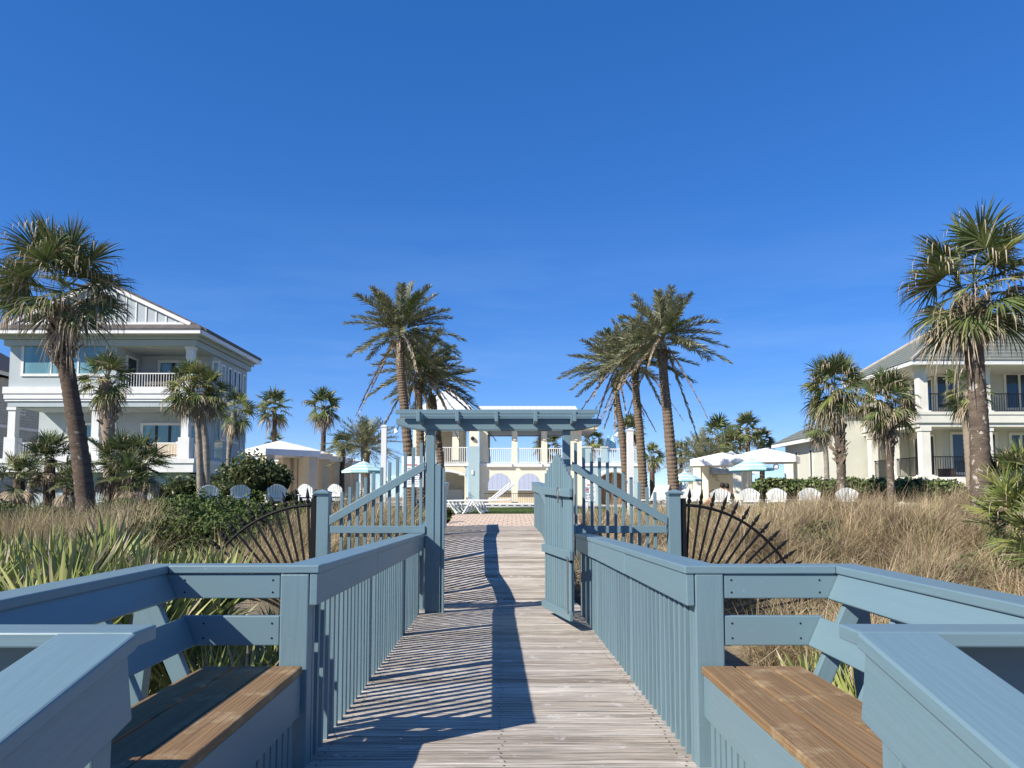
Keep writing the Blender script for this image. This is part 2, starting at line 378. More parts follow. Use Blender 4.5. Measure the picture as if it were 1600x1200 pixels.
# railings ------------------------------------------------------------
def rail_run(root, s, ys, posts, fas=True, pick=(None, None), capw=.205):
    """guard rail on side s along stations ys; returns nothing, adds parts under root"""
    c = MB(); f = MB()
    for a, b in zip(ys, ys[1:]):
        A = P(s*(.99+capw/2), a, cz(a)-.0215); B = P(s*(.99+capw/2), b, cz(b)-.0215)
        c.beam(A, B, capw, .043)
        f.beam(P(s*1.0215, a+.004, cz(a)-.129), P(s*1.0215, b-.004, cz(b)-.129), .043, .170)
    c.build('cap_rail', M['blue'], root, .006); f.build('fascia_board', M['blue'], root, .005)
    y0, y1 = ys[0]+.12, ys[-1]-.05
    p = MB(); y = y0; k = 0
    while y < y1:
        if all(abs(y-q) > .085 for q in posts):
            p.beam(P(s*1.066+random.uniform(-.003, .003), y, dz(y)-.06), P(s*1.066, y+random.uniform(-.003, .003), cz(y)-.05), .042, .042, (0, 1, 0))
        y += .136
    p.build('slat_panel', M['bluefine'], root)
    for q in posts:
        t = MB(); t.beam(P(s*1.098, q, dz(q)-.5), P(s*1.098, q, cz(q)-.044), .10, .10, (0, 1, 0)); t.build('post', M['bluefine'], root, .005)
for s, nm in ((-1, 'left'), (1, 'right')):
    g = 'blue railings along the boardwalk'
    lab = {-1: 'blue picket railing whose shade stripes the deck, running up to the tall plain gate post',
           1: 'sunlit blue picket railing running up to the hinges of the open gate'}[s]
    r = thing('railing', lab, 'railing', P(s*1.05, 7, dz(7)), g)
    rail_run(r, s, [4.215, 6.3, 8.4, GY-.02], [6.3, 8.45, GY-.12])
    e = MB(); e.beam(P(s*1.125, 4.27, dz(4.2)-.3), P(s*1.125, 4.27, cz(4.2)-.045), .155, .10, (0, 1, 0)); e.build('end_post', M['blue'], r, .008)
    lab = {-1: 'blue railing of the rising ramp beyond the arbor, behind the pointed jamb board',
           1: 'blue railing of the rising ramp beyond the arbor, behind the open gate leaf'}[s]
    r = thing('railing', lab, 'railing', P(s*1.05, 15, dz(15)), g)
    rail_run(r, s, [GY+1.0 if s > 0 else GY+.3, SV[0]+.6, 14.4, SC[0]-.3, SC[0]+.4, SE[0]], [GY+2.0, 14.2, SC[0]+.1, SE[0]-.12])
    lab = {-1: 'near blue railing sloping down with shaded inner face and wide cap, before the shaded bench',
           1: 'near blue railing sloping down with sunlit inner face and wide cap, before the sunlit bench'}[s]
    r = thing('railing', lab, 'railing', P(s*1.05, 1.0, dz(1)), g)
    c = MB(); f = MB(); a, b = 2.15, -1.6
    c.beam(P(s*1.097, b, cz(b)-.0215), P(s*1.097, a, cz(a)-.0215), .218, .045); c.build('cap_rail', M['blue'], r, .007)
    f.beam(P(s*1.0215, b, cz(b)-.142), P(s*1.0215, a-.006, cz(a)-.142), .043, .195); f.build('fascia_board', M['blue'], r, .006)
    p = MB(); y = 1.98 if s > 0 else 1.86
    while y > -1.5:
        p.beam(P(s*1.068, y, dz(y)-.06), P(s*1.068, y, cz(y)-.05), .045, .045, (0, 1, 0)); y -= .115
    p.build('slat_panel', M['bluefine'], r)
    e = MB(); e.beam(P(s*1.095, 2.095, dz(2)-.4), P(s*1.095, 2.095, cz(2.1)-.045), .10, .10, (0, 1, 0)); e.build('end_post', M['blue'], r, .006)

# bench alcoves ------------------------------------------------------------
Z4 = lambda py: az(py, 4.15)
ZS = az(1041, 4.2)                        # seat top
LEAN = [(ZS-.10, 1.555), (ZA-.043, 1.825)]   # back line: z -> |lx|
lean = lambda z: LEAN[0][1]+(LEAN[1][1]-LEAN[0][1])*(z-LEAN[0][0])/(LEAN[1][0]-LEAN[0][0])
ux = Vector((LEAN[1][1]-LEAN[0][1], 0, LEAN[1][0]-LEAN[0][0])).normalized()
for s in (-1, 1):
    side = 'shaded' if s < 0 else 'sunlit'
    lab = {-1: 'built-in bench with brown seat boards mostly in the shade of its own back',
           1: 'built-in bench with scuffed brown seat boards in full sun'}[s]
    b = thing('bench', lab, 'bench', P(s*1.35, 3.2, dz(3)), 'built-in benches on the platform')
    x = 1.068
    for w in (.172, .172, .172):
        q = MB(); q.beam(P(s*(x+w/2), 2.30, ZS-.02), P(s*(x+w/2), 4.205, ZS-.02), w, .042); q.build('seat_board', M['seat'], b, .007); x += w+.010
    q = MB(); q.beam(P(s*1.10, 2.26, ZS-.045-.11), P(s*1.10, 4.2, ZS-.045-.11), .042, .215); q.build('apron_board', M['blue'], b, .005)
    q = MB(); y = 2.33
    while y < 4.16:
        q.beam(P(s*1.115, y, dz(y)-.05), P(s*1.115, y, ZS-.16), .042, .07, (0, 1, 0)); y += .098
    q.build('slat_panel', M['bluefine'], b)
    def leanboard(zl, zh, name):
        q = MB(); n = Vector((s*ux.z, 0, -ux.x))*.04
        a = [P(s*lean(zl), 2.30, zl), P(s*lean(zl), 2.30, zl)+n, P(s*lean(zh), 2.30, zh)+n, P(s*lean(zh), 2.30, zh)]
        c = [P(s*lean(zl), 4.222, zl), P(s*lean(zl), 4.222, zl)+n, P(s*lean(zh), 4.222, zh)+n, P(s*lean(zh), 4.222, zh)]
        q.hexa(a+c); q.build(name, M['blue'], b, .006)
    leanboard(Z4(938), ZA-.03, 'back_board'); leanboard(Z4(1012), Z4(967), 'back_board')
    for y in (4.10, 3.58, 3.0, 2.45):
        q = MB(); z0, z1 = ZS-.5, ZA-.06
        n = .045+.045
        q.beam(P(s*(lean(z0)+n), y, z0), P(s*(lean(z1)+n), y, z1), .05, .09, (s, 0, 0)); q.build('back_support', M['blue'], b, .005)
    q = MB(); q.beam(P(s*1.60, 2.35, ZS-.12), P(s*1.60, 4.18, ZS-.12), .04, .14); q.build('seat_stringer', M['blue'], b)
    # rail round the alcove
    lab = {-1: 'blue cap rail and boards round the shaded bench alcove', 1: 'blue cap rail and boards round the sunlit bench alcove'}[s]
    r = thing('railing', lab, 'railing', P(s*1.8, 4.2, dz(4)), 'blue railings along the boardwalk')
    q = MB(); q.beam(P(s*.992, 4.285, ZA-.0215), P(s*1.811, 4.285, ZA-.0215), .145, .043); q.build('cap_rail', M['blue'], r, .006)
    q = MB(); q.hexa([P(s*1.812, 2.36, ZA-.044), P(s*1.98, 2.36, ZA-.044), P(s*1.98, 2.36, ZA-.001), P(s*1.812, 2.36, ZA-.001), P(s*1.812, 4.36, ZA-.044), P(s*1.975, 4.36, ZA-.044), P(s*1.975, 4.36, ZA-.001), P(s*1.812, 4.36, ZA-.001)]); q.build('cap_rail', M['blue'], r, .006)
    for zl, zh in ((Z4(938), ZA-.046), (Z4(1013), Z4(966))):
        q = MB(); y = 4.226
        q.prism([P(s*1.205, y, zl), P(s*(lean(zl)+.02), y, zl), P(s*(lean(zh)+.02), y, zh), P(s*1.205, y, zh)], (0, .04, 0)); cb = q.build('cross_board', M['blue'], r, .005)
        q = MB()
        for x_ in (1.245, lean((zl+zh)/2)-.07):
            for f_ in (.25, .75):
                c = P(s*x_, y-.0015, lerp(zl, zh, f_)); q.face([c+Vector((math.cos(a)*.006, 0, math.sin(a)*.006)) for a in np.linspace(0, 2*math.pi, 7)[:-1]])
        q.build('screws', M['iron'], cb)
    q = MB(); q.beam(P(s*1.0, 2.225, ZA-.0215), P(s*2.6, 2.225, ZA-.0215), .14, .043); q.build('cap_rail', M['blue'], r, .006)
    q = MB(); q.beam(P(s*1.16, 2.32, ZA-.145), P(s*2.58, 2.32, ZA-.145), .04, .2); q.build('fascia_board', M['blue'], r, .005)
    q = MB(); x = 1.2
    while x < 2.55:
        q.beam(P(s*x, 2.275, dz(2.2)-.3), P(s*x, 2.275, ZA-.26), .10, .04, (0, 1, 0)); x += .125
    q.build('slat_panel', M['bluefine'], r)
    q = MB(); q.beam(P(s*2.1, 4.27, dz(4)-.9), P(s*1.93, 4.27, ZA-.05), .09, .09, (0, 1, 0)); q.build('outer_post', M['blue'], r)

# gate arbor -----------------------------------------------------------------
g = thing('gate_arbor', 'blue timber arbor with slatted top straddling the boardwalk', 'arbor', (SG[1], GY, SG[2]))
def A(px, py, Y=None): return at(px, py, GY if Y is None else Y)
zb0, zb1 = az(672, GY), az(654.5, GY)
for pa, pb in ((664.5, 678), (880, 892)):
    x0, x1 = ax(pa, 820, GY), ax(pb, 820, GY)
    q = MB(); q.box(x0, x1, GY, GY+.125, SG[2]-.6, zb0+.05, axis=2); q.build('post', M['blue'], g, .006)
x0, x1 = ax(676.9, 820, GY), ax(688, 820, GY); zt = az(727, GY); zp = az(721.5, GY)
q = MB(); q.box(x0+.006, x1, GY+.012, GY+.112, SG[2]-.3, zt, axis=2)
q.pyramid([(x0+.006, GY+.012, zt+.0005), (x1, GY+.012, zt+.0005), (x1, GY+.112, zt+.0005), (x0+.006, GY+.112, zt+.0005)], ((x0+x1)/2, GY+.06, zp), closed=False); q.build('jamb_post', M['blue'], g, .004)
x0, x1 = ax(688.6, 820, GY), ax(693.8, 820, GY)
q = MB(); q.box(x0, x1, GY+.03, GY+.10, SG[2]-.1, az(731, GY), axis=2); q.build('stop_board', M['blue'], g, .004)
for Y in (GY-.055, GY+.13):       # curved-tail beams each side of the posts
    xl, xr = ax(619.5, 660, GY), ax(939, 660, GY); h = zb1-zb0
    prof = []
    n = 9
    for k in range(n): t = k/(n-1); prof.append((xl+.40*t, zb1-.075-(h-.075)*math.sin(t*math.pi/2)**1.0))
    prof2 = [(xl+xr-a, b) for a, b in prof]
    poly = [(xl, Y, zb1)]+[(a, Y, b) for a, b in prof]+[(a, Y, b) for a, b in reversed(prof2)]+[(xr, Y, zb1)]
    q = MB(); q.prism(poly, (0, .05, 0)); q.build('beam', M['blue'], g, .004)
zr = az(640.5, GY-.55)
for px in (655.5, 715.5, 776, 837, 896.5):
    x = ax(px, 655, GY-.4)
    q = MB(); q.box(x-.022, x+.022, GY-.55, GY+1.15, zb1-.085, zr-.012, axis=1); q.build('rafter', M['blue'], g, .004)
xl, xr = ax(618, 640, GY-.5), ax(934, 640, GY-.5)
for k in range(6):
    Y = GY-.515+k*.385
    q = MB(); q.box(xl, xr, Y, Y+.036, zr-.045, zr+.012, axis=0); q.build('top_slat', M['blue'], g, .004)

# gate leaf -------------------------------------------------------------------
A0 = (895.5, 8.72); A1 = (853, GY-.08)
def gp(t, py): return at(lerp(A0[0], A1[0], t), py, lerp(A0[1], A1[1], t))
gl = thing('gate', 'open blue picket gate leaf with stepped peaked top', 'gate', gp(0, 968), None)
pa, pb = gp(0, 900), gp(1, 900); dirg = Vector((pb.x-pa.x, pb.y-pa.y, 0)).normalized(); nrm = Vector((-dirg.y, dirg.x, 0))
if nrm.x > 0: nrm = -nrm
topprof = [(0, 748), (.10, 742), (.26, 728), (.48, 711.5), (.55, 709.5), (.64, 712), (.82, 727), (1, 741)]
Lg = (Vector((pb.x, pb.y, 0))-Vector((pa.x, pa.y, 0))).length
q = MB(); n = 15
for k in range(n):
    t = .02+.96*k/(n-1); b0 = gp(t, lerp(962, 940, t)); b1 = gp(t, pw(topprof, t))
    q.beam(Vector((b0.x, b0.y, b0.z)), Vector((b0.x, b0.y, b1.z)), .062, .03, nrm)
q.build('slat_panel', M['bluefine'], gl, .004)
for (na, nb), (fa, fb) in (((764, 777), (761, 772)), ((861, 876), (849.5, 861)), ((957, 971), (936, 947.5))):
    q = MB(); off = nrm*.04
    a0, a1, c0, c1 = gp(-.05, nb), gp(-.05, na), gp(1, fb), gp(1, fa)
    o2 = nrm*.02
    for v in (a0, a1): v.x, v.y = gp(-.05, 820).x, gp(-.05, 820).y
    for v in (c0, c1): v.x, v.y = gp(1, 820).x, gp(1, 820).y
    q.hexa([a0+o2, a1+o2, a1+o2+off, a0+o2+off, c0+o2, c1+o2, c1+o2+off, c0+o2+off]); q.build('rail', M['blue'], gl, .005)
q = MB(); lp = gp(.33, 769)+nrm*.075
q.tube([lp+Vector((math.cos(a)*.055*dirg.x, math.cos(a)*.055*dirg.y, math.sin(a)*.055)) for a in np.linspace(0, 2*math.pi, 14)], .009, 6)
q.beam(lp+Vector((0, 0, -.02)), lp+Vector((0, 0, -.13)), .035, .012, nrm); q.build('latch', M['steel'], gl)
q = MB(); h = gp(-.02, 871)+nrm*.07; q.tube([h, h-UP*.62], .009, 6); q.tube([h, h+dirg*.06], .009, 6); q.build('drop_bolt', M['steel'], gl)
for py in (871, 772):
    q = MB(); h = gp(.02, py)+nrm*.02-dirg*.02; q.beam(h-Vector((0, 0, .06)), h+Vector((0, 0, .06)), .025, .03, nrm); q.build('hinge', M['iron'], gl)

# sloping picket wings beside the arbor -----------------------------------------
for s in (-1, 1):
    lab = {-1: 'blue picket wing sloping down from the plain gate post to a capped post', 1: 'blue picket wing sloping down from the open gate to a capped post'}[s]
    mx = (lambda p: p) if s < 0 else (lambda p: 1557.5-p)
    y0 = GY+.02
    w = thing('fence_wing', lab, 'fence', at(mx(588), 870, GY), 'picket wings beside the arbor')
    def bx(mb, pa, pb, ya, yb, Y0, D):
        xa, xb = sorted((ax(mx(pa), (ya+yb)/2, Y0), ax(mx(pb), (ya+yb)/2, Y0)))
        mb.box(xa, xb, Y0, Y0+D, az(yb, Y0), az(ya, Y0))
    q = MB(); bx(q, 492.5, 511.5, 773, 985, GY-.02, .17); q.build('post', M['blue'], w, .006)
    q = MB(); bx(q, 490.5, 513.5, 771.3, 774, GY-.035, .2)
    xa, xb = sorted((ax(mx(489.5), 770, GY), ax(mx(514.5), 770, GY))); zc = az(771.2, GY); q.box(xa, xb, GY-.05, GY+.19, zc, zc+.02)
    q.pyramid([(xa, GY-.05, zc+.021), (xb, GY-.05, zc+.021), (xb, GY+.19, zc+.021), (xa, GY+.19, zc+.021)], ((xa+xb)/2, GY+.07, az(764.3, GY)), closed=False); q.build('post_cap', M['blue'], w)
    q = MB(); pts = [(515, 804), (664, 720)]
    a0, a1 = at(mx(515.5), 820.5, y0), at(mx(664), 735, y0); b0, b1 = at(mx(515.5), 806.5, y0), at(mx(664), 721, y0); D = Vector((0, .04, 0))
    q.hexa([a0-D, b0-D, b0, a0, a1-D, b1-D, b1, a1]); q.build('sloping_rail', M['blue'], w, .005)
    q = MB(); bx(q, 515.5, 664, 821.5, 833, y0-.04, .04); q.build('bottom_rail', M['blue'], w, .005)
    for k in range(11):
        px = 533+k*12.45; ty = 769-7.75*k
        q = MB(); bx(q, px-2.35, px+2.35, ty, 880 if k < 8 else 868, y0+.003, .04)
        q.build('picket', M['bluefine'], w, .003)
    # fan-shaped iron fence
    lab = {-1: 'black iron quarter-fan fence with spear tips among the sword-leaved plants', 1: 'black iron quarter-fan fence with spear tips before the brown dune grass'}[s]
    c = at(mx(487.5), 977, GY); rad = abs(ax(mx(487.5-187), 977, GY)-c.x)
    f = thing('iron_fence', lab, 'fence', c, 'black iron fans beside the boardwalk')
    q = MB(); xa, xb = sorted((ax(mx(484.5), 850, GY), ax(mx(492.3), 850, GY))); q.box(xa, xb, GY+.0, GY+.075, c.z-.4, az(778.5, GY)); q.build('post', M['iron'], f)
    pt = lambda a, r: c+Vector((s*math.sin(a)*r, .04, math.cos(a)*r))
    q = MB(); q.tube([pt(a, rad) for a in np.linspace(0, math.pi/2, 26)], .019, 8); q.build('arc_rail', M['iron'], f, smooth=True)
    q = MB(); q.tube([pt(a, .32) for a in np.linspace(0, math.pi/2, 10)], .014, 8); q.build('hub_arc', M['iron'], f)
    q = MB(); q.beam(c+Vector((0, .04, -.02)), c+Vector((s*rad, .04, -.02)), .035, .035); q.build('bottom_rail', M['iron'], f)
    q = MB(); q.beam(c+Vector((s*rad*.985, .04, -.35)), c+Vector((s*rad*.985, .04, .06)), .04, .04, (0, 1, 0)); q.build('end_post', M['iron'], f)
    for k in range(16):
        a = R(3.4+5.35*k)
        q = MB(); q.beam(pt(a, .05), pt(a, rad+.04), .026, .026, (0, 1, 0))
        q.tube([pt(a, rad+.035), pt(a, rad+.05), pt(a, rad+.07), pt(a, rad+.085), pt(a, rad+.10), pt(a, rad+.125), pt(a, rad+.235)], [.017, .03, .03, .014, .02, .027, .002], 6); q.build('spear_bar', M['iron'], f)

JIT = 0
# ------------------------------------------------------------------ terrain
MOUNDS = [(8.6, 16.5, 2.2, .42), (11.5, 15, 2.0, .3), (5.2, 14.5, 1.6, .28), (13.5, 18, 2.5, .25), (7, 11.5, 1.6, .2), (8.5, 20.3, 2.1, .1), (12.0, 18.6, 1.6, .3), (13.6, 18, 2, .3)]
def hgt(x, y):
    z = pw([(-20, -1.5), (4, -1.3), (10.5, -1.32), (13, -1.05), (16, -.55), (19, -.2), (22, -.02), (24, 0)], y)
    zl = pw([(-20, -1.4), (4, -1.05), (7.5, -.92), (10, -.85), (13, -.5), (16, -.25), (19, -.05), (22, 0)], y); t = min(1, max(0, (-x-1.6)/1.4)); z = z*(1-t)+zl*t
    for mx_, my_, mr_, mh_ in MOUNDS: z += mh_*math.exp(-((x-mx_)**2+(y-my_)**2)/mr_**2)
    if y < 22: z += .07*math.sin(x*1.3+y*.7)+.05*math.sin(x*2.9-y*1.9)
    if y < SE[0]+.6:
        d = abs(x-xc(y)); t = min(1, max(0, (d-1.5)/1.3)); low = min(z, dz(y)-.42)
        z = low*(1-t)+z*t
    if SE[0]-.5 < y < 27.5 and -2.6 < x-SE[1] < 4.2: z = min(z, lerp(SE[2], .02, min(1, max(0, (y-SE[0])/5.5)))-.14)
    return z
xs = sorted(set([-600, -300, -160, -100, -70]+[round(-50+k*2.0, 2) for k in range(18)]+[round(-14+k*.4, 2) for k in range(71)]+[round(16+k*2.0, 2) for k in range(18)]+[70, 100, 160, 300, 600]))
ys = sorted(set([-60, -30, -12]+[round(-6+k*.4, 2) for k in range(78)]+[26, 30, 36, 45, 60, 90, 130, 200, 400, 900]))
mb = MB()
mb.V = [(x, y, hgt(x, y)) for y in ys for x in xs]; mb.n = len(mb.V); nx = len(xs)
for j in range(len(ys)-1):
    for i in range(nx-1):
        mb.Fc.append((j*nx+i, j*nx+i+1, (j+1)*nx+i+1, (j+1)*nx+i)); mb.U.append([(0, 0)]*4); mb.m.append(0)
struct(mb.build('dune_ground', M['sand'], None, 0, True))
def sheet(name, poly, z, m):
    q = MB(); q.face([(x, y, z) for x, y in poly]); return struct(q.build(name, m))
sheet('lawn', [(-40, 23.0), (xc(19)-1.6, 23.0), (xc(19)-1.6, 26.7), (xc(19)+2.6, 26.7), (xc(19)+2.6, 23.0), (40, 23.0), (40, 43), (-40, 43)], .012, M['lawn'])
sheet('pool_deck', [(-45, 43), (45, 43), (45, 110), (-45, 110)], .006, M['concrete'])
q = MB(); x0, x1 = SE[1]-1.5, SE[1]+2.2      # paver landing rising from the ramp to the lawn
ysq = [SE[0]-.02, 20.5, 22, 23.5, 25, 26.6]
def pvz(y): return lerp(SE[2]-.01, .02, min(1, (y-SE[0])/5.5))
for a, b in zip(ysq, ysq[1:]): q.face([(x0, a, pvz(a)), (x1+(a-19)*.1, a, pvz(a)), (x1+(b-19)*.1, b, pvz(b)), (x0, b, pvz(b))])
struct(q.build('paver_walk', M['paver']))

# ------------------------------------------------------------------ foliage generators (numpy)
def blades(base, n, h, spread, width, bend=.5, up=.9, wind=(.12, .0), k=4):
    """n arching blades from each base point -> (N,k,2,3)"""
    base = np.asarray(base, float); B = np.repeat(base, n, 0); N = len(B)
    B = B+np.concatenate([rng.normal(0, spread*.28, (N, 2)), np.zeros((N, 1))], 1)
    az_ = rng.uniform(0, 2*np.pi, N); ln = h*rng.uniform(.45, 1.1, N); tl = np.abs(rng.normal(0, .42, N))
    dirx = np.cos(az_)*np.sin(tl)+wind[0]; diry = np.sin(az_)*np.sin(tl)+wind[1]; dz_ = np.cos(tl)*up
    D = np.stack([dirx, diry, dz_], 1); D /= np.linalg.norm(D, axis=1)[:, None]
    H = np.stack([np.cos(az_), np.sin(az_), np.zeros(N)], 1)
    bd = np.abs(rng.normal(bend, bend*.5, N))
    fa = rng.uniform(0, 2*np.pi, N); S = np.stack([np.cos(fa), np.sin(fa), np.zeros(N)], 1)
    out = np.zeros((N, k, 2, 3))
    for i in range(k):
        t = i/(k-1)
        p = B+D*(ln*t)[:, None]+H*(ln*bd*.55*t*t)[:, None]; p[:, 2] -= ln*bd*.55*t**2.4
        w = width*(1-.92*t**1.4)*rng.uniform(.7, 1.2, N) if i == 0 else w0*(1-.92*t**1.4)
        if i == 0: w0 = w
        out[:, i, 0] = p-S*(w/2)[:, None]; out[:, i, 1] = p+S*(w/2)[:, None]
    return out
def leaves(P0, size, aspect=.55):
    """one small quad per point, turned at random"""
    n = len(P0); a = rng.normal(size=(n, 3)); a /= np.linalg.norm(a, axis=1)[:, None]
    b = rng.normal(size=(n, 3)); b -= a*(a*b).sum(1)[:, None]; b /= np.linalg.norm(b, axis=1)[:, None]
    s = size*rng.uniform(.6, 1.3, n)[:, None]
    out = np.zeros((n, 2, 2, 3))
    out[:, 0, 0] = P0-a*s*.5-b*s*aspect*.22; out[:, 0, 1] = P0-a*s*.5+b*s*aspect*.22
    out[:, 1, 0] = P0+a*s*.5-b*s*aspect*.5; out[:, 1, 1] = P0+a*s*.5+b*s*aspect*.5
    return out
def lump(P0, f=1.0):
    return .5*np.sin(P0[:, 0]*2.3*f+1.1)*np.sin(P0[:, 1]*2.0*f+.4)+.5*np.sin(P0[:, 0]*5.1*f+P0[:, 2]*4.3*f)*np.sin(P0[:, 1]*4.7*f-P0[:, 2]*3.1*f+2)
def shrub(name, label, cat, ells, m, size, dens, group=None, aspect=.55, rough=.16, core=.78, sprigs=0):
    c0 = ells[0]
    t = thing(name, label, cat, (c0[0], c0[1], c0[2]-c0[5]), group)
    f = MB()
    for (cx, cy, cz_, rx, ry, rz) in ells:
        area = 2*math.pi*((rx*ry)**1.6/3+(rx*rz)**1.6/3+(ry*rz)**1.6/3)**(1/1.6)
        n = max(30, int(area*dens/size**2))
        d = rng.normal(size=(n, 3)); d[:, 2] = np.where(d[:, 2] < -.25, -d[:, 2], d[:, 2]); d /= np.linalg.norm(d, axis=1)[:, None]
        p = d*np.array([rx, ry, rz])+np.array([cx, cy, cz_])
        r = 1+rough*lump(p, 1.2/max(.5, min(rx, ry, rz)))+rng.normal(0, .05, n)-np.abs(rng.normal(0, .07, n))
        p = np.array([cx, cy, cz_])+(p-np.array([cx, cy, cz_]))*r[:, None]
        f.quads(leaves(p, size, aspect))
        f.ball((cx, cy, cz_), core, 12, 8, 1, (rx, ry, rz), .06)
    f.build('foliage', [m, M['core']], t)
    return t

def fan_leaf(o, d, lp, L, nseg, droop, mb, mg, md, dead=.0, open_=115, wf=1.0, tipdead=.0, fold=.10):
    d = d/np.linalg.norm(d); up = np.array([0, 0, 1.])
    side = np.cross(d, up); nl = np.linalg.norm(side)
    side = np.array([1., 0, 0]) if nl < 1e-3 else side/nl
    roll = rng.normal(0, .5); n0 = np.cross(side, d)
    side = side*math.cos(roll)+n0*math.sin(roll)
    h = o+d*lp-up*lp*.12*max(0, 1-d[2])
    d2 = d-up*.28*droop; d2 /= np.linalg.norm(d2); side -= d2*side.dot(d2); side /= np.linalg.norm(side); nn = np.cross(side, d2)
    ps = np.zeros((1, 3, 2, 3)); 
    for i, t in enumerate((0, .5, 1)):
        p = o+(h-o)*t-up*(.04*math.sin(math.pi*t)); w = .03*(1-.3*t); ps[0, i, 0] = p-side*w/2; ps[0, i, 1] = p+side*w/2
    mb.quads(ps, mg)
    th = np.radians(np.linspace(-open_, open_, nseg))+rng.normal(0, .03, nseg)
    e = np.cos(th)[:, None]*d2+np.sin(th)[:, None]*side+nn*(fold*np.abs(np.sin(th)))[:, None]
    e /= np.linalg.norm(e, axis=1)[:, None]
    Ls = L*(.66+.34*np.cos(th*.7))*rng.uniform(.88, 1.08, nseg)
    w = 2*L*.5*np.radians(2*open_)/nseg*.46*wf
    sv = np.cross(e, nn); sv /= np.linalg.norm(sv, axis=1)[:, None]
    sv = sv+nn*rng.normal(0, .5, nseg)[:, None]; sv /= np.linalg.norm(sv, axis=1)[:, None]
    dr = droop*rng.uniform(.6, 1.5, nseg)
    T = (0.02, .42, .74, 1.0); W = (.28, 1.0, .62, .05)
    A = np.zeros((nseg, 4, 2, 3))
    for i, t in enumerate(T):
        p = h+e*(Ls*t*(1-.12*dr*t))[:, None]-up[None]*(dr*Ls*.5*t**3.4)[:, None]
        A[:, i, 0] = p-sv*w*W[i]/2; A[:, i, 1] = p+sv*w*W[i]/2
    dd = rng.uniform(size=nseg) < dead
    if (~dd).any(): mb.quads(A[~dd], mg)
    if dd.any(): mb.quads(A[dd], md)
    td = (rng.uniform(size=nseg) < tipdead)
    if td.any():
        q = A[td][:, 2].mean(1); m_ = len(q); H = np.zeros((m_, 3, 2, 3)); ln = L*rng.uniform(.18, .5, m_)
        s2 = sv[td]*.5; ed = e[td]
        for i, t in enumerate((0, .4, 1)):
            p = q+ed*(L*.13*math.sin(min(1, t*1.4)*1.57))-up[None]*(ln*t)[:, None]
            ww = w*(.55, .5, .12)[i]; H[:, i, 0] = p-s2*ww; H[:, i, 1] = p+s2*ww
        mb.quads(H, md)
def trunk_tube(pts, rads, mb, rings=40, n=12, amp=.04, mi=0, jit=.03):
    """smooth path through pts with ring scars"""
    pts = [np.array(p) for p in pts]; out = []; rr = []
    L = len(pts)-1
    for k in range(rings*2+1):
        t = k/(rings*2)*L; i = min(int(t), L-1); f = t-i
        p0 = pts[max(i-1, 0)]; p1 = pts[i]; p2 = pts[i+1]; p3 = pts[min(i+2, L)]
        p = .5*((2*p1)+(-p0+p2)*f+(2*p0-5*p1+4*p2-p3)*f*f+(-p0+3*p1-3*p2+p3)*f**3)
        out.append(Vector(p)); r = rads[i]*(1-f)+rads[i+1]*f
        rr.append(r*(1+(amp if k % 2 else -amp)))
    mb.tube(out, rr, n, mi, True, jit)
def boots(mb, c0, c1, r0, r1, n, ln, mi=0):
    """cut leaf bases crossing round the trunk head"""
    for k in range(n):
        t = random.random(); a = random.uniform(0, 2*math.pi); c = Vector(c0).lerp(Vector(c1), t); r = lerp(r0, r1, t)
        out = Vector((math.cos(a), math.sin(a), 0)); tan = Vector((-math.sin(a), math.cos(a), 0))
        p = c+out*r*.85; l = ln*random.uniform(.6, 1.3)
        tip = p+(out*random.uniform(.3, .8)+UP*random.uniform(.5, 1)+tan*random.uniform(-.7, .7))*l
        mb.beam(p-UP*.02, tip, .055*random.uniform(.7, 1.3), .02, out, mi)
def sabal(name, label, base, path, rads, crown, reach, nleaf, group=None, nseg=30, droop=.6, tipdead=.3, ndead=6, bark='trunk', boot=None, lite=.1, lp=.45, up0=88, lo=-40, top=None, gray=0):
    t = thing(name, label, 'palm tree', base, group)
    tr = MB(); pts = [base]+[Vector(p) for p in path]
    trunk_tube(pts, rads, tr, max(8, int((Vector(pts[-1])-Vector(base)).length/.14)), 12, .035)
    tr.build('trunk', M[bark], t, 0, True)
    if boot:
        b = MB(); boots(b, *boot); b.build('leaf_boots', M['boot'], t)
    cr = MB(); o = np.array(crown)
    for k in range(nleaf):
        f = (k+.5)/nleaf; a = k*2.39996+rng.normal(0, .25); el = R(lerp(up0, lo, f**.8))+rng.normal(0, .12)
        d = np.array([math.cos(a)*math.cos(el), math.sin(a)*math.cos(el), math.sin(el)])
        oo = o+np.array([0, 0, reach*.10*(1-2*f)])
        r_ = reach*rng.uniform(.88, 1.08)
        isl = rng.uniform() < lite
        fan_leaf(oo, d, r_*lp, r_*(1-lp), nseg, droop*(.55+.9*f), cr, 1 if isl else 0, 2, .04+.10*f, 112, 1.0, tipdead*(.5+.8*f))
    for k in range(ndead):
        a = rng.uniform(0, 2*np.pi); el = R(rng.uniform(-80, -25))
        d = np.array([math.cos(a)*math.cos(el), math.sin(a)*math.cos(el), math.sin(el)])
        fan_leaf(o-np.array([0, 0, reach*.22]), d, reach*.3, reach*.5*rng.uniform(.7, 1.2), max(10, nseg//2), 1.3, cr, 2, 2, 1, 70, .8)
    cr.build('crown', [M['frond'], M['frondlite'], M['deadleaf']], t)
    return t
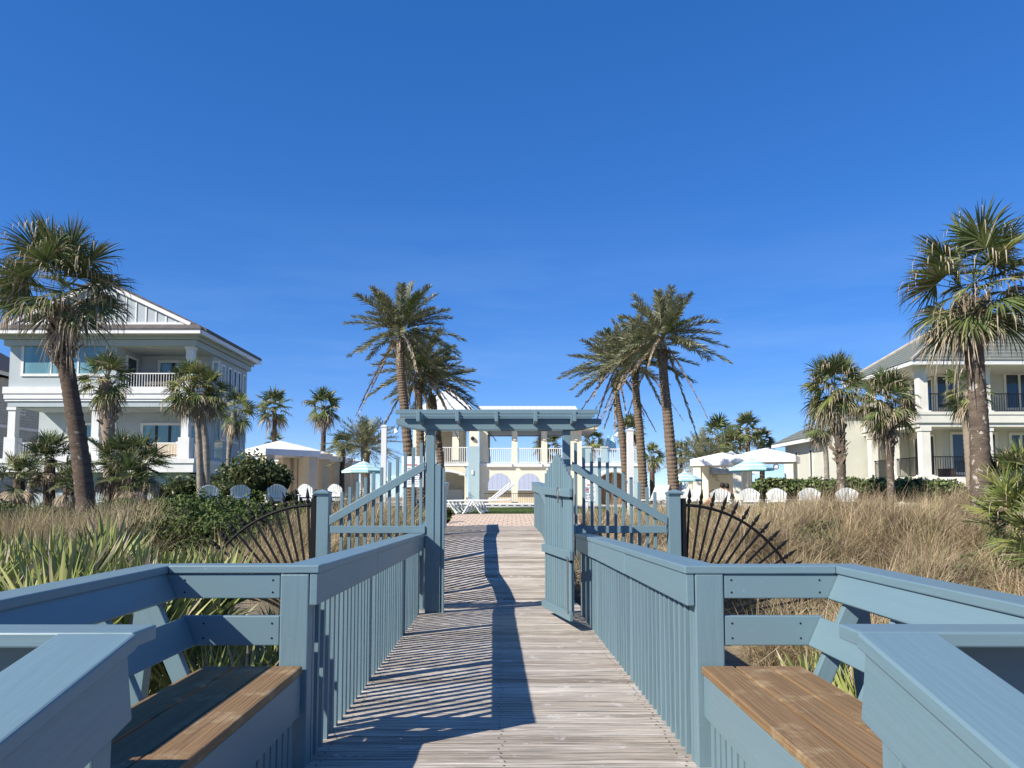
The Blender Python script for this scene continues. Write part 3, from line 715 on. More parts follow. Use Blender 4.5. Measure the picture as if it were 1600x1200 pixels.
def date_palm(name, label, base, path, rads, crown, reach, nfr, group=None, nl=92, ndead=8, up0=78, lo=-14, trunk=True):
    t = thing(name, label, 'palm tree', base, group)
    if trunk:
        tr = MB(); pts = [base]+[Vector(p) for p in path]
        trunk_tube(pts, rads, tr, max(10, int((Vector(pts[-1])-Vector(base)).length/.13)), 14, .06, 0, .05)
        b0 = Vector(pts[-1]); boots(tr, b0-UP*.8, b0+UP*.1, rads[-1], rads[-1]*1.25, 46, .2, 0)
        tr.build('trunk', M['datebark'], t)
    cr = MB(); o = np.array(crown); up = np.array([0, 0, 1.])
    def frond(a, el, Lf, sag, mg, ll=1.0, slim=1.0):
        d = np.array([math.cos(a)*math.cos(el), math.sin(a)*math.cos(el), math.sin(el)])
        hz = np.array([math.cos(a), math.sin(a), 0]); side = np.cross(d, up); side = side/np.linalg.norm(side) if np.linalg.norm(side) > 1e-3 else np.array([1., 0, 0])
        tt = np.linspace(0, 1, 9); C = o+d*(Lf*tt)[:, None]+hz*(Lf*sag*.30*tt**2)[:, None]-up*(Lf*sag*.55*tt**2.3)[:, None]
        ra = np.zeros((1, 9, 2, 3)); wv = .05*(1-.85*tt)
        ra[0, :, 0] = C-side*wv[:, None]/2; ra[0, :, 1] = C+side*wv[:, None]/2; cr.quads(ra, 2 if mg != 2 else 2)
        s = np.linspace(.16, 1, nl); s = np.repeat(s, 2); sg = np.tile([1., -1.], nl)
        idx = np.clip((s*8).astype(int), 0, 7); fr = s*8-idx
        p = C[idx]*(1-fr)[:, None]+C[idx+1]*fr[:, None]; tg = C[idx+1]-C[idx]; tg /= np.linalg.norm(tg, axis=1)[:, None]
        nrm = np.cross(side[None], tg); nrm /= np.linalg.norm(nrm, axis=1)[:, None]
        n = len(s); vv = rng.normal(.45, .22, n)
        e = tg*rng.uniform(.55, .95, n)[:, None]+side*(sg*slim*rng.uniform(.4, .7, n))[:, None]+nrm*vv[:, None]
        e -= up*(.18+.25*(mg == 2)); e /= np.linalg.norm(e, axis=1)[:, None]
        ln = ll*Lf*.18*(.45+.75*np.sin(np.clip(s, 0, 1)*2.6+.35))*rng.uniform(.8, 1.15, n)
        sv = np.cross(e, nrm)+nrm*rng.normal(0, .6, n)[:, None]; sv /= np.linalg.norm(sv, axis=1)[:, None]
        w = .019*Lf/2.4
        A = np.zeros((n, 3, 2, 3))
        for i, (t_, ww) in enumerate(((0, .6), (.55, 1), (1, .1))):
            q = p+e*(ln*t_)[:, None]-up*(ln*.12*t_**2)[:, None]
            A[:, i, 0] = q-sv*w*ww; A[:, i, 1] = q+sv*w*ww
        cr.quads(A, mg)
    for k in range(nfr):
        f = (k+.5)/nfr; a = k*2.39996+rng.normal(0, .2); el = R(lerp(up0, lo, f**.85))+rng.normal(0, .09)
        frond(a, el, reach*rng.uniform(.86, 1.1),   .16+.42*f, 0 if rng.uniform() > .12 else 1)
    for k in range(ndead):
        frond(rng.uniform(0, 2*np.pi), R(rng.uniform(-70, 0)), reach*rng.uniform(.8, 1.15), 1.3, 2, .55, .45)
    cr.build('crown', [M['dateleaf'], M['frond'], M['deadleaf']], t)
    return t
def G(px, Y, dzz=0): 
    x = ax(px, 780, Y); return Vector((x, Y, hgt(x, Y)-.05+dzz))
m_ = lambda px, Y: px*Y/F      # pixels -> metres at distance Y

# big sabal palms -------------------------------------------------------------
Y = 17
sabal('sabal_palm', 'tall leaning sabal palm with dark curving trunk before the grey house', at(137, 812, Y), [at(124, 700, Y), at(108, 600, Y), at(97, 540, Y), at(95, 478, Y)], [.205, .185, .165, .19, .22], at(97, 452, Y), m_(120, Y), 42, None, 40, .36, .62, 2, 'trunkleft', (at(97, 572, Y), at(95, 478, Y), .19, .25, 120, .26), .06, .48, 78, -22)
sabal('sabal_palm', 'tall straight sabal palm with patchy pale trunk before the cream two storey house', at(1533, 830, Y), [at(1532, 720, Y), at(1526, 600, Y), at(1521, 540, Y), at(1520, 470, Y)], [.235, .205, .18, .20, .24], at(1521, 446, Y), m_(132, Y), 36, None, 38, .34, .40, 2, 'trunk', (at(1522, 545, Y), at(1520, 462, Y), .21, .28, 120, .24), .12, .47, 82, -38)
# palms round the houses -----------------------------------------------------
g = 'small palms beside the houses'
Y = 24; sabal('sabal_palm', 'small shaggy palm with bright green top right of the big leaning palm trunk', G(172, Y), [at(170, 700, Y), at(166, 625, Y), at(165, 590, Y)], [.16, .17, .24, .14], at(165, 592, Y), m_(52, Y), 24, g, 24, .45, .3, 14, 'boot', (at(170, 690, Y), at(165, 600, Y), .15, .18, 70, .22), .35)
Y = 27; sabal('sabal_palm', 'slim palm at the corner of the grey house, left one of a close pair', G(314, Y), [at(311, 700, Y), at(306, 640, Y), at(299, 605, Y)], [.11, .105, .10, .09], at(297, 605, Y), m_(52, Y), 26, g, 24, .5, .35, 14, 'trunkgrey', None, .25)
sabal('sabal_palm', 'slim palm at the corner of the grey house, right one of a close pair', G(325, Y+.3), [at(322, 700, Y), at(316, 645, Y), at(320, 612, Y)], [.115, .11, .10, .08], at(322, 612, Y), m_(46, Y), 22, g, 24, .5, .45, 14, 'trunkgrey', None, .15)
Y = 32; sabal('sabal_palm', 'short palm with dark dead leaves against the shaded side wall of the grey house', G(357, Y), [at(357, 715, Y), at(362, 670, Y), at(366, 640, Y)], [.09, .085, .14, .08], at(367, 642, Y), m_(40, Y), 20, g, 22, .45, .2, 14, 'trunkgrey', None, .1)
Y = 26; sabal('sabal_palm', 'full headed palm with dark booted trunk beside the pale wall of the cream house wing', G(1314, Y), [at(1314, 715, Y), at(1310, 660, Y), at(1306, 610, Y)], [.13, .15, .20, .18], at(1304, 604, Y), m_(62, Y), 36, g, 28, .45, .6, 14, 'trunk', (at(1313, 725, Y), at(1308, 640, Y), .15, .2, 80, .25), .1)
Y = 29; sabal('sabal_palm', 'thin smooth trunked palm with yellow green leaves, leaning before the pale side wall', G(1293, Y), [at(1291, 720, Y), at(1287, 685, Y), at(1283, 662, Y)], [.095, .09, .085, .07], at(1282, 662, Y), m_(36, Y), 17, g, 22, .45, .25, 8, 'trunkgrey', None, .5)
Y = 23; sabal('sabal_palm', 'shaggy palm with grey hanging leaf tips before the porch column of the cream house', G(1393, Y), [at(1391, 730, Y), at(1388, 680, Y), at(1386, 630, Y)], [.11, .10, .19, .14], at(1386, 630, Y), m_(60, Y), 34, g, 28, .55, .8, 12, 'trunk', (at(1390, 705, Y), at(1387, 650, Y), .13, .2, 60, .22), .08)
Y = 31; sabal('sabal_palm', 'yellow green palm before the upper balcony of the cream house', G(1516, Y), [at(1515, 740, Y), at(1512, 660, Y), at(1511, 612, Y)], [.15, .14, .2, .12], at(1511, 610, Y), m_(48, Y), 18, g, 22, .4, .25, 12, 'boot', None, .7)
# farther fan palms ---------------------------------------------------------
g = 'fan palms beyond the pool'
for px, py, Y, rc, lab, nd_ in [(428, 636, 60, 38, 'dark fan palm behind the white roofed cabanas, next to the grey house', 5), (430, 690, 63, 20, 'low fan palm just showing over the peak of the white cabana roof', 2),
        (505, 634, 58, 37, 'fan palm with dead brown skirt behind the middle of the cabana row', 14), (1122, 680, 62, 38, 'full fan palm behind the metal roofed pavilion', 16), (1143, 694, 60, 30, 'browner fan palm half hidden behind the metal roofed pavilion', 16),
        (1168, 668, 60, 32, 'slim fan palm on a visible trunk behind the right cabana roof', 8), (1192, 686, 62, 24, 'small fan palm between the right cabana roof and the pale house wing', 6), (926, 688, 78, 26, 'fan palm beyond the clubhouse eave, above its blue terrace wall', 4),
        (984, 672, 72, 31, 'fan palm behind the right white shower post', 5), (1020, 712, 62, 24, 'short fan palm with grey skirt between two date palm trunks', 14), (1063, 706, 66, 24, 'small fan palm left of the dark low date palm', 6), (856, 694, 84, 30, 'fan palm seen through the open upper storey of the clubhouse', 4), (535, 692, 60, 24, 'bright green fan palm tucked beside the low date palm at the cabanas', 4)]:
    sabal('fan_palm', lab, G(px, Y), [at(px-1, 740, Y), at(px+1, py+25, Y), at(px, py, Y)], [.22, .20, .17, .15], at(px, py, Y), m_(rc, Y), 22, g, 18, .4, .12, nd_, 'trunkdark', None, .2, .4)
# date palms ---------------------------------------------------------------
g = 'tall date palms framing the arbor'
def dp(lab, px, py, path, Y, reach, w0, w1, nf=36):
    date_palm('date_palm', lab, G(path[0], Y), [at(a, b, Y) for a, b in path[1:]]+[at(px, py+6, Y)], [m_(w0*.82, Y)/2]+[m_(.82*lerp(w0, w1, k/len(path)), Y)/2 for k in range(1, len(path)+1)], at(px, py-11, Y), m_(reach*.88, Y), nf, g)
dp('tallest date palm left of the arbor, trunk leaning from behind the picket wing', 625, 528, (642, (640, 735), (632, 640), (626, 580)), 34, 96, 21, 15)
dp('date palm just right of the tallest on the left, its crown half hidden', 655, 590, (659, (658, 735), (656, 660), (654, 625)), 39, 82, 17, 13)
dp('date palm beside the clubhouse gable, third from left', 676, 612, (690, (689, 735), (684, 680), (679, 645)), 42, 78, 15, 12, 30)
dp('tallest date palm right of the arbor, nearest the right capped post', 1036, 540, (1054, (1051, 740), (1043, 650), (1037, 590)), 34, 96, 22, 16)
dp('middle date palm of the three right of the arbor', 992, 572, (1006, (1004, 740), (999, 670), (994, 615)), 38, 86, 18, 13)
dp('date palm nearest the arbor on the right, trunk rising by the blue terrace', 962, 586, (979, (977, 740), (971, 670), (964, 625)), 42, 82, 15, 11)
g = 'low date palms by the cabanas'
for px, py, Y, rc, lab in [(571, 700, 56, 56, 'low date palm behind the left striped umbrella'), (1096, 720, 54, 52, 'low dark date palm left of the metal roofed pavilion')]:
    date_palm('date_palm', lab, G(px, Y), [at(px, 740, Y), at(px, py, Y)], [.35, .33, .3], at(px, py, Y), m_(rc, Y), 60, g, 36, 2)

# shrubs and hedges -----------------------------------------------------------
def el(px, py, Y, rx, ry_px, ryd=None):
    c = at(px, py, Y); return (c.x, c.y, c.z, m_(rx, Y), ryd or m_(rx, Y)*.8, m_(ry_px, Y))
shrub('broadleaf_shrub', 'big rounded sea grape shrub at the left end of the white cabana', 'shrub', [el(395, 752, 30, 42, 45), el(368, 755, 30.5, 32, 36), el(430, 752, 30, 30, 30), el(345, 765, 29, 22, 22)], M['grape'], .13, 1.7, None, .6, .25)
shrub('broadleaf_shrub', 'low dark shrub under the porch corner of the grey house', 'shrub', [el(288, 765, 30, 34, 20), el(255, 770, 30, 25, 14), el(325, 762, 30, 24, 20)], M['grape'], .12, 1.7, None, .6, .22)
def gel(px, Y, r, rz, dz_=.1):
    x = ax(px, 800, Y); return (x, Y, hgt(x, Y)+dz_, r, r*.85, rz)
jun = []; rj = random.Random(4)
for Y, a, b in ((13.0, 250, 350), (14.0, 240, 385), (15.2, 225, 400), (16.6, 195, 450), (18.2, 190, 490), (19.8, 230, 515), (21.4, 280, 535)):
    px = a
    while px <= b: jun.append(gel(px+rj.uniform(-8, 8), Y+rj.uniform(-.3, .3), rj.uniform(.65, .9), rj.uniform(.5, .78)*(1 if Y < 17 else .8 if Y < 19 else .42))); px += .95*F/Y
shrub('juniper_hedge', 'sprawling dark green juniper below the left row of chairs', 'hedge', jun, M['juniper'], .07, 3.0, None, .5, .3, .72)
shrub('juniper_hedge', 'dark juniper patch at the left edge below the palmettos', 'hedge', [gel(px, Y, .9, .45) for px, Y in ((-40, 16), (10, 16.3), (55, 17), (100, 17.6), (-10, 17.5), (40, 18.2))], M['juniper'], .085, 1.9, None, .5, .3, .72)
shrub('juniper_hedge', 'low green strip of shrubs right behind the left row of chairs', 'hedge', [el(430, 778, 29.5, 34, 12), el(480, 778, 29.5, 30, 12), el(385, 776, 29.5, 30, 12), el(520, 779, 30, 22, 9)], M['juniper'], .09, 1.8, None, .45, .25)
shrub('juniper_hedge', 'low dark green shrub in the brown grass at the foot of the patchy palm', 'hedge', [el(1520, 830, 15.5, 34, 14), el(1560, 836, 15, 28, 12)], M['juniper'], .085, 1.8, None, .45, .25)
shrub('juniper_hedge', 'low dark green shrub under the two right hand white chairs', 'hedge', [el(1250, 795, 22, 40, 12), el(1300, 796, 21.5, 34, 11), el(1205, 795, 23, 30, 9)], M['juniper'], .09, 1.8, None, .45, .25)
shrub('juniper_hedge', 'low dark green shrub between the right capped post and the row of white chairs', 'hedge', [el(1085, 796, 24, 30, 10), el(1130, 797, 24, 30, 8)], M['juniper'], .09, 1.8, None, .45, .25)
shrub('broadleaf_shrub', 'low dark green shrub in a gap of the grass right of the iron fan', 'shrub', [gel(px, Y, .5, .35) for px, Y in ((1255, 15.5), (1290, 15.8), (1272, 14.6))], M['grape'], .09, 1.6, None, .55, .25)
shrub('broadleaf_shrub', 'dark green shrub in the grass left of the grey green palmetto bush', 'shrub', [gel(px, Y, .55, .4) for px, Y in ((1500, 13.2), (1535, 12.6), (1478, 12.4))], M['grape'], .09, 1.6, None, .55, .25)
hd = [el(px, 768+random.uniform(-2, 2), 29.3-(px-1180)*.002, 22, 20, .55) for px in range(1196, 1440, 17)]+[el(px, 768+(px-1430)*.06, 28, 26, 21, .6) for px in range(1425, 1500, 20)]
shrub('clipped_hedge', 'long clipped green hedge behind the right row of white chairs', 'hedge', hd, M['hedge'], .11, 1.7, None, .8, .12, .85)

# sword-leaved plants and palmettos -----------------------------------------------
def yucca(lab, base, n, h, grp, spread=.9):
    t = thing('palmetto_plant', lab, 'palmetto', base, grp); mb = MB(); o = np.array(base)
    for k in range(max(5, n//7)):
        a = rng.uniform(0, 2*np.pi); tl = abs(rng.normal(.15, .38))
        d = np.array([math.cos(a)*math.sin(tl)+.12, math.sin(a)*math.sin(tl), math.cos(tl)]); L = h*rng.uniform(.48, .66)
        fan_leaf(o+np.array([rng.normal(0, .12), rng.normal(0, .12), 0]), d, h*rng.uniform(.25, .45), L, int(rng.integers(11, 16)), .05, mb, 0, 1, .13, rng.uniform(38, 66), .95, .0, .22)
    N = n//3; a = rng.uniform(0, 2*np.pi, N); tl = np.abs(rng.normal(.1, .5, N))*spread; ln = h*rng.uniform(.55, 1.0, N)
    D = np.stack([np.cos(a)*np.sin(tl), np.sin(a)*np.sin(tl), np.cos(tl)], 1)
    fa = rng.uniform(0, 2*np.pi, N); S = np.stack([np.cos(fa), np.sin(fa), np.zeros(N)], 1); S -= D*(S*D).sum(1)[:, None]; S /= np.linalg.norm(S, axis=1)[:, None]
    B = o+np.stack([rng.normal(0, .16, N), rng.normal(0, .16, N), np.zeros(N)], 1); A = np.zeros((N, 4, 2, 3)); w = .036*rng.uniform(.65, 1.25, N)
    bd = rng.uniform(0, .12, N)
    for i, (t_, ww) in enumerate(((0, .55), (.4, 1), (.75, .75), (1, .06))):
        p = B+D*(ln*t_)[:, None]; p[:, 2] -= ln*bd*t_**2; A[:, i, 0] = p-S*(w*ww/2)[:, None]; A[:, i, 1] = p+S*(w*ww/2)[:, None]
    dead = rng.uniform(size=N) < .3
    mb.quads(A[~dead], 0); mb.quads(A[dead], 1); mb.build('leaves', [M['yucca'], M['deadleaf']], t); return t
gl_ = 'sword leaved palmettos left of the boardwalk'
spots = []
rr = random.Random(3)
for Y in (5.4, 6.1, 6.8, 7.5, 8.2, 9.0):
    px = -160
    while px < (345 if Y < 8.5 else 330):
        spots.append((px+rr.uniform(-12, 12), Y+rr.uniform(-.25, .25))); px += .5*F/Y
for px, Y in spots:
    x = ax(px, 850, Y)
    if x > -2.35: continue
    yucca('yellow green sword leaved palmetto in the bed beyond the shaded bench', (x, Y, hgt(x, Y)), 66, rr.uniform(.95, 1.36)*(1 if px < 250 else .85), gl_)
for x, Y in ((-2.15, 5.3), (-2.45, 5.9), (-2.0, 6.4), (-2.5, 6.9), (-2.1, 7.4), (-2.3, 8.1), (-1.95, 5.8)):
    yucca('yellow green sword leaved palmetto in the bed beyond the shaded bench', (x, Y, hgt(x, Y)), 50, rr.uniform(.7, .85), gl_)
gr_ = 'sword leaved palmettos right of the boardwalk'
for px, Y, h in [(1520, 6.4, .75), (1575, 6.2, .8), (1625, 6.6, .8), (1550, 6.9, .7), (1180, 5.2, .55), (1235, 5.6, .55), (1300, 5.3, .6), (1260, 6.3, .55), (1350, 5.0, .6), (1400, 5.5, .6)]:
    x = max(2.3, ax(px, 850, Y)); yucca('yellow green sword leaved palmetto in the bed beyond the sunlit bench', (x, Y, hgt(x, Y)), 50, h*1.35, gr_)
def palmetto(lab, base, c, reach, n, nseg, grp=None, droop=.35, dead=8, lite=.1, trunk=True, lo=-20):
    t = thing('palmetto_bush', lab, 'palmetto', base, grp); mb = MB(); o = np.array(c)
    for k in range(n):
        f = (k+.5)/n; a = k*2.4+rng.normal(0, .3); e_ = R(lerp(85, lo, f))+rng.normal(0, .15)
        d = np.array([math.cos(a)*math.cos(e_), math.sin(a)*math.cos(e_), math.sin(e_)])
        fan_leaf(o+rng.normal(0, reach*.12, 3), d, reach*.45, reach*.6*rng.uniform(.8, 1.15), nseg, droop, mb, 1 if rng.uniform() < lite else 0, 2, .08, 95, .8, .15, .2)
    for k in range(dead):
        a = rng.uniform(0, 6.28); fan_leaf(o-np.array([0, 0, reach*.2]), np.array([math.cos(a)*.7, math.sin(a)*.7, -.5]), reach*.35, reach*.5, 14, 1.2, mb, 2, 2, 1, 80)
    mb.build('crown', [M['frond'], M['frondlite'], M['deadleaf']], t)
    if trunk: q = MB(); q.tube([Vector(base), Vector(c)], [.16, .13], 8); q.build('trunk', M['trunkdark'], t)
    return t
g = 'palmetto bushes below the grey house'
for px, py, Y, rc, lab in [(78, 718, 20, 50, 'spiky palmetto bush left of the big dark palm trunk'), (30, 748, 19, 46, 'palmetto bush at the left edge, below the porch railing'), (108, 758, 18.5, 36, 'lower palmetto bush hugging the big dark palm trunk on its left'), (180, 722, 21, 54, 'dark palmetto bush right behind the big dark palm trunk'), (222, 724, 21, 52, 'dark palmetto bush before the double glass door of the grey house'), (205, 748, 20, 44, 'low palmetto bush with drooping leaves before the pale house base')]:
    palmetto(lab, G(px, Y), at(px, py, Y), m_(rc, Y), 30, 22, g, .3, 14, .08)
g = 'palmetto bushes at the right edge'
for px, py, Y, rc, lab in [(1590, 755, 17, 66, 'spiky palmetto bush before the cream porch at the right edge'), (1600, 815, 13, 85, 'nearest grey green palmetto bush at the right edge, beside the patchy trunk'), (1640, 850, 12, 80, 'palmetto bush mostly cut off by the right edge')]:
    palmetto(lab, G(px, Y), at(px, py, Y), m_(rc, Y), 40, 20, g, .12, 10, .45, False, -35)
palmetto('small palmetto growing between the shrubs and the left row of chairs', G(345, 28), at(345, 772, 28), m_(24, 28), 20, 14, None, .4, 3, .2, False)

# dune grass (uncounted) ----------------------------------------------------------
def grass_field(name, spots_, n, w, mats, split=.25, **k):
    q = MB()
    for (bs, h, sp) in spots_:
        if len(bs): 
            bs = np.array(bs); q.quads(blades(bs, n, h, sp, w, **k), 0)
            nb = max(1, int(n*split)); q.quads(blades(bs, nb, h*.95, sp, w, **k), 1)
    return struct(q.build(name, mats), 'stuff')
rr = random.Random(11)
def scatter(n, pxr, Yr, cond=lambda x, y: True):
    o = []
    while n > 0:
        Y = math.sqrt(rr.uniform(Yr[0]**2, Yr[1]**2)); px = rr.uniform(*pxr); x = ax(px, 820, Y); n -= 1
        if abs(x-xc(Y)) > 1.55 and cond(x, Y): o.append((x, Y, hgt(x, Y)-.03))
    return o
def tufts(n, pxr, Yr, m, sp, cond=lambda x, y: True):
    o = []
    for c in scatter(n, pxr, Yr, cond):
        for _ in range(m):
            x, y = c[0]+rr.gauss(0, sp), c[1]+rr.gauss(0, sp)
            if abs(x-xc(y)) > 1.55: o.append((x, y, hgt(x, y)-.03))
    return o
R1 = tufts(84, (1075, 1680), (8.0, 15.5), 7, .2, lambda x, y: x > 3.0)
R1b = scatter(170, (1075, 1680), (8.0, 15.5), lambda x, y: x > 3.0)
R2 = tufts(72, (1080, 1600), (15.5, 21.5), 6, .24); R2b = scatter(120, (1080, 1600), (15.5, 21.5))
R3 = scatter(70, (905, 1060), (13.0, 22))
clump = []
for px, py, Y, n, r in [(1390, 850, 15.5, 46, 1.1), (1450, 848, 15, 46, 1.0), (1330, 850, 16.5, 40, .9), (1165, 860, 14.5, 36, .8), (1210, 850, 16, 30, .8), (1120, 850, 15, 30, .6)]:
    c = at(px, py, Y)
    for _ in range(n//2):
        x, y = c.x+rr.gauss(0, r*.5), c.y+rr.gauss(0, r*.5); clump.append((x, y, hgt(x, y)))
random.Random(8).shuffle(clump)
cut = lambda L, a, b: L[int(len(L)*a):int(len(L)*b)]
grass_field('dune_grass', [(cut(R1, 0, .25), 1.2, .3), (cut(R1, .25, .6), .85, .3), (cut(R2, 0, .45), 1.0, .3), (R3, 1.0, .45), (clump[:len(clump)*2//3], 1.45, .35)], 88, .0115, [M['oat'], M['oatg']], .14, bend=.85, wind=(.16, .0))
grass_field('green_dune_grass', [(cut(R1, .6, .8), .8, .3), (cut(R2, .45, .7), .7, .3)], 88, .011, [M['oatg'], M['oat']], .25, bend=.8, wind=(.16, .0))
grass_field('dark_dune_grass', [(R1b, .38, .5), (R2b, .34, .5), (cut(R1, .8, 1), .95, .3), (cut(R2, .7, 1), .9, .3), (clump[len(clump)*2//3:], 1.2, .35)], 88, .011, [M['oatd'], M['oat']], .3, bend=.85, wind=(.16, .0))  # low fill tufts take the dark browns as painted shade between clumps
L1 = scatter(70, (515, 668), (13, 22)); 
L1 = [p for p in L1 if p[0] < xc(p[1])-1.7]
L2 = scatter(95, (345, 500), (10.6, 13.6))+scatter(40, (430, 505), (13, 17.5)); L3 = scatter(60, (-60, 215), (11.5, 15)); L4 = tufts(48, (10, 225), (12.2, 15.0), 5, .22)
L5 = scatter(60, (-200, 240), (9.4, 12.5))
grass_field('dune_grass', [(L1, 1.05, .45), (L2, .92, .4), (L3, .72, .4), (L4, 1.2, .4), (L5, .45, .4)], 70, .011, [M['oat'], M['oatg']], .4, bend=.75, wind=(.10, .0))
tall = [(ax(px, 800, Y), Y, 0) for px, Y in [(545, 20), (560, 21), (575, 20), (590, 19), (528, 21), (612, 18), (920, 18), (935, 17), (950, 19), (1010, 17), (990, 19)]]
tall = [(x, y, hgt(x, y)) for x, y, _ in tall]
grass_field('tall_seed_grass', [(tall, 1.7, .5)], 16, .012, [M['oat'], M['oatg']], .1, bend=.45, wind=(-.08, 0))
lg = [(rr.uniform(-9, 6), rr.uniform(26.6, 42), 0) for _ in range(3400)]
shrub('broadleaf_shrub', 'small dark shrub at the far left end of the ramp railing', 'shrub', [el(699, 803, 20.5, 10, 9), el(694, 812, 20.0, 12, 8)], M['juniper'], .07, 1.6, None, .5, .2)
grass_field('lawn_grass', [(lg, .09, .3)], 7, .012, [M['grassblade'], M['grassblade']], .1, bend=.4, wind=(0, 0), k=3)
# ------------------------------------------------------------------ house helpers
def part(parent, name, m, *boxes, bevel=0):
    q = MB()
    for b in boxes: q.box(*b)
    return q.build(name, m, parent, bevel)
def window(parent, name, x0, x1, z0, z1, Y, fm, gm, fw=.09, nm=1, nh=0, axis='y', sgn=-1, deep=.10, fm2=None, mw=None):
    """frame proud of the wall with glass panes inside; axis: wall normal axis"""
    q = MB(); mw = mw or fw*.6
    def b(a0, a1, c0, c1, d0, d1):
        lo, hi = sorted((Y+sgn*d0, Y+sgn*d1))
        if axis == 'y': q.box(a0, a1, lo, hi, c0, c1)
        else: q.box(lo, hi, a0, a1, c0, c1)
    b(x0, x1, z1-fw, z1, 0, .06); b(x0, x1, z0, z0+fw, 0, .06); b(x0, x0+fw, z0+fw, z1-fw, 0, .06); b(x1-fw, x1, z0+fw, z1-fw, 0, .06)
    fr = q.build(name, fm, parent)
    q = MB(); b(x0+fw, x1-fw, z0+fw, z1-fw, .012, .02); q.build('pane', gm, fr)
    if nm > 1 or nh:
        q = MB()
        for k in range(1, nm):
            x = lerp(x0+fw, x1-fw, k/nm); b(x-mw/2, x+mw/2, z0+fw, z1-fw, .02, .05)
        for k in range(nh):
            z = lerp(z0+fw, z1-fw, (k+1)/(nh+1)); b(x0+fw, x1-fw, z-mw/2, z+mw/2, .02, .05)
        q.build('mullion', fm2 or fm, fr)
    return fr
def balustrade(parent, p0, p1, z0, z1, m, gap=.12, name='railing', bw=.02, rail=.05):
    q = MB(); p0 = Vector((p0[0], p0[1], 0)); p1 = Vector((p1[0], p1[1], 0)); L = (p1-p0).length; d = (p1-p0)/L
    q.beam(p0+UP*z1, p1+UP*z1, rail, rail); q.beam(p0+UP*(z0+.08), p1+UP*(z0+.08), rail*.8, rail*.8)
    n = int(L/gap)
    for k in range(n+1):
        p = p0+d*(L*(k+.5)/(n+1)); q.beam(p+UP*(z0+.08), p+UP*z1, bw, bw, (0, 1, 0))
    return q.build(name, m, parent)
def column(parent, x, y, w, z0, z1, m, cap=.12, base=0, name='column'):
    q = MB(); q.box(x-w/2, x+w/2, y-w/2, y+w/2, z0+base, z1-cap, axis=2)
    if cap: q.box(x-w/2-.05, x+w/2+.05, y-w/2-.05, y+w/2+.05, z1-cap, z1-.002, axis=2)
    if base: q.box(x-w/2-.09, x+w/2+.09, y-w/2-.09, y+w/2+.09, z0, z0+base, axis=2)
    return q.build(name, m, parent)

# ------------------------------------------------------------------ grey house, left
YH = 35.6; H = thing('grey_house', 'blue grey three storey beach house with white porch bands and teal windows', 'house', (ax(160, 760, YH), YH, 0))
X = lambda px, py=620, Y=YH: ax(px, py, Y)
Z = lambda py, Y=YH: az(py, Y)
xl, xr, yb = X(15, 560), X(302, 560), 42.9; xi = X(182, 560)
zf1, zc1, zf2, zc2 = Z(717), Z(636), Z(607), Z(541); zt = Z(520); PD = 2.4; w = .25
part(H, 'wall', M['greyhouse'],
     (xl, xl+w, YH+.02, yb, zf2, zt), (xl+w, xi, YH+.02, YH+w, zf2, zt), (xi-.2, xi, YH+w, YH+PD, zf2, zc2), (xi, xr-w, YH+PD, YH+PD+w, zf2-.2, zc2+.1),
     (xl+w, xr-w, yb-w, yb, 0, zt), (xl+.03, xl+.03+w, YH+PD+.27, yb-w, 0, zf2-.3), (xl+.02, xr-w, YH+PD+.01, YH+PD+w, zf1-.6, zc1+.4), (xl+.6, xr-w, YH+.5, YH+.75, 0, zf1-.62))
part(H, 'side_wall', M['greyhouse'], (xr-w, xr, YH+PD+.02, yb, 0, zt), (xr-w+.004, xr-.004, YH+.5, YH+PD, 0, zf1-.7))
part(H, 'porch_ceiling', M['greyshade'], (xi, xr-.05, YH+.05, YH+PD-.01, zc2-.03, zt-.02), (xl+.3, xr-.3, YH+.3, YH+PD-.01, zc1-.01, zf2-.02))
# white bands (upper porch floor and lower porch floor)
q = MB(); o = .12
for d0, za, zb in ((.16, Z(615.5), Z(605)), (.12, Z(623.5), Z(616)), (.08, Z(627), Z(624))):
    q.box(xl-d0, xr+d0, YH-d0, yb+.0, zb, za)
q.build('white_band', M['white'], H)
part(H, 'band_soffit_face', M['greyhouse'], (xl+.02, xr-.02, YH-.02, YH+.3, Z(635.5), Z(627.2)), (xr-.3, xr-.02, YH+.3, yb-.02, Z(635.5), Z(627.2)))
q = MB(); q.box(xl-.3, xr+.25, YH-.25, yb+.02, Z(738), zf1-.02); q.box(xl-.36, xr+.31, YH-.31, yb+.04, Z(724), zf1); q.build('white_band', M['white'], H)
# columns
for px, z0, z1, b in ((19.5, zf1, zc1, 1.0), (150, zf1, zc1, 1.0), (290, zf1, zc1, 1.0), (294, zf2, zc2, 0)):
    column(H, X(px), YH+.18, .34, z0+.002, z1, M['white'], .14, b)
# frieze, eaves, gable roof
q = MB(); q.box(xl-.18, xr+.18, YH-.18, yb+.1, Z(541)+.0, Z(532)); q.box(xl-.32, xr+.32, YH-.32, yb+.2, Z(531.5), Z(523)); q.build('cornice', M['greyhouse'], H)
zE = Z(515, 34.8); zR = az(437, 35.2); xm = (xl+xr)/2; oh = .62
q = MB()
q.box(xl-oh-.05, xr+oh+.05, YH-.95, YH-.85, Z(521, 34.7), Z(514.5, 34.7)); q.box(xr+oh-.02, xr+oh+.08, YH-.84, yb+.2, Z(521, 34.7), Z(514.5, 34.7)); q.box(xl-oh-.08, xl-oh+.02, YH-.84, yb+.2, Z(521, 34.7), Z(514.5, 34.7))
q.build('fascia', M['white'], H)
part(H, 'soffit', M['greyshade'], (xl-oh, xr+oh, YH-.84, yb+.2, Z(521, 34.7)+.02, Z(521, 34.7)+.10))
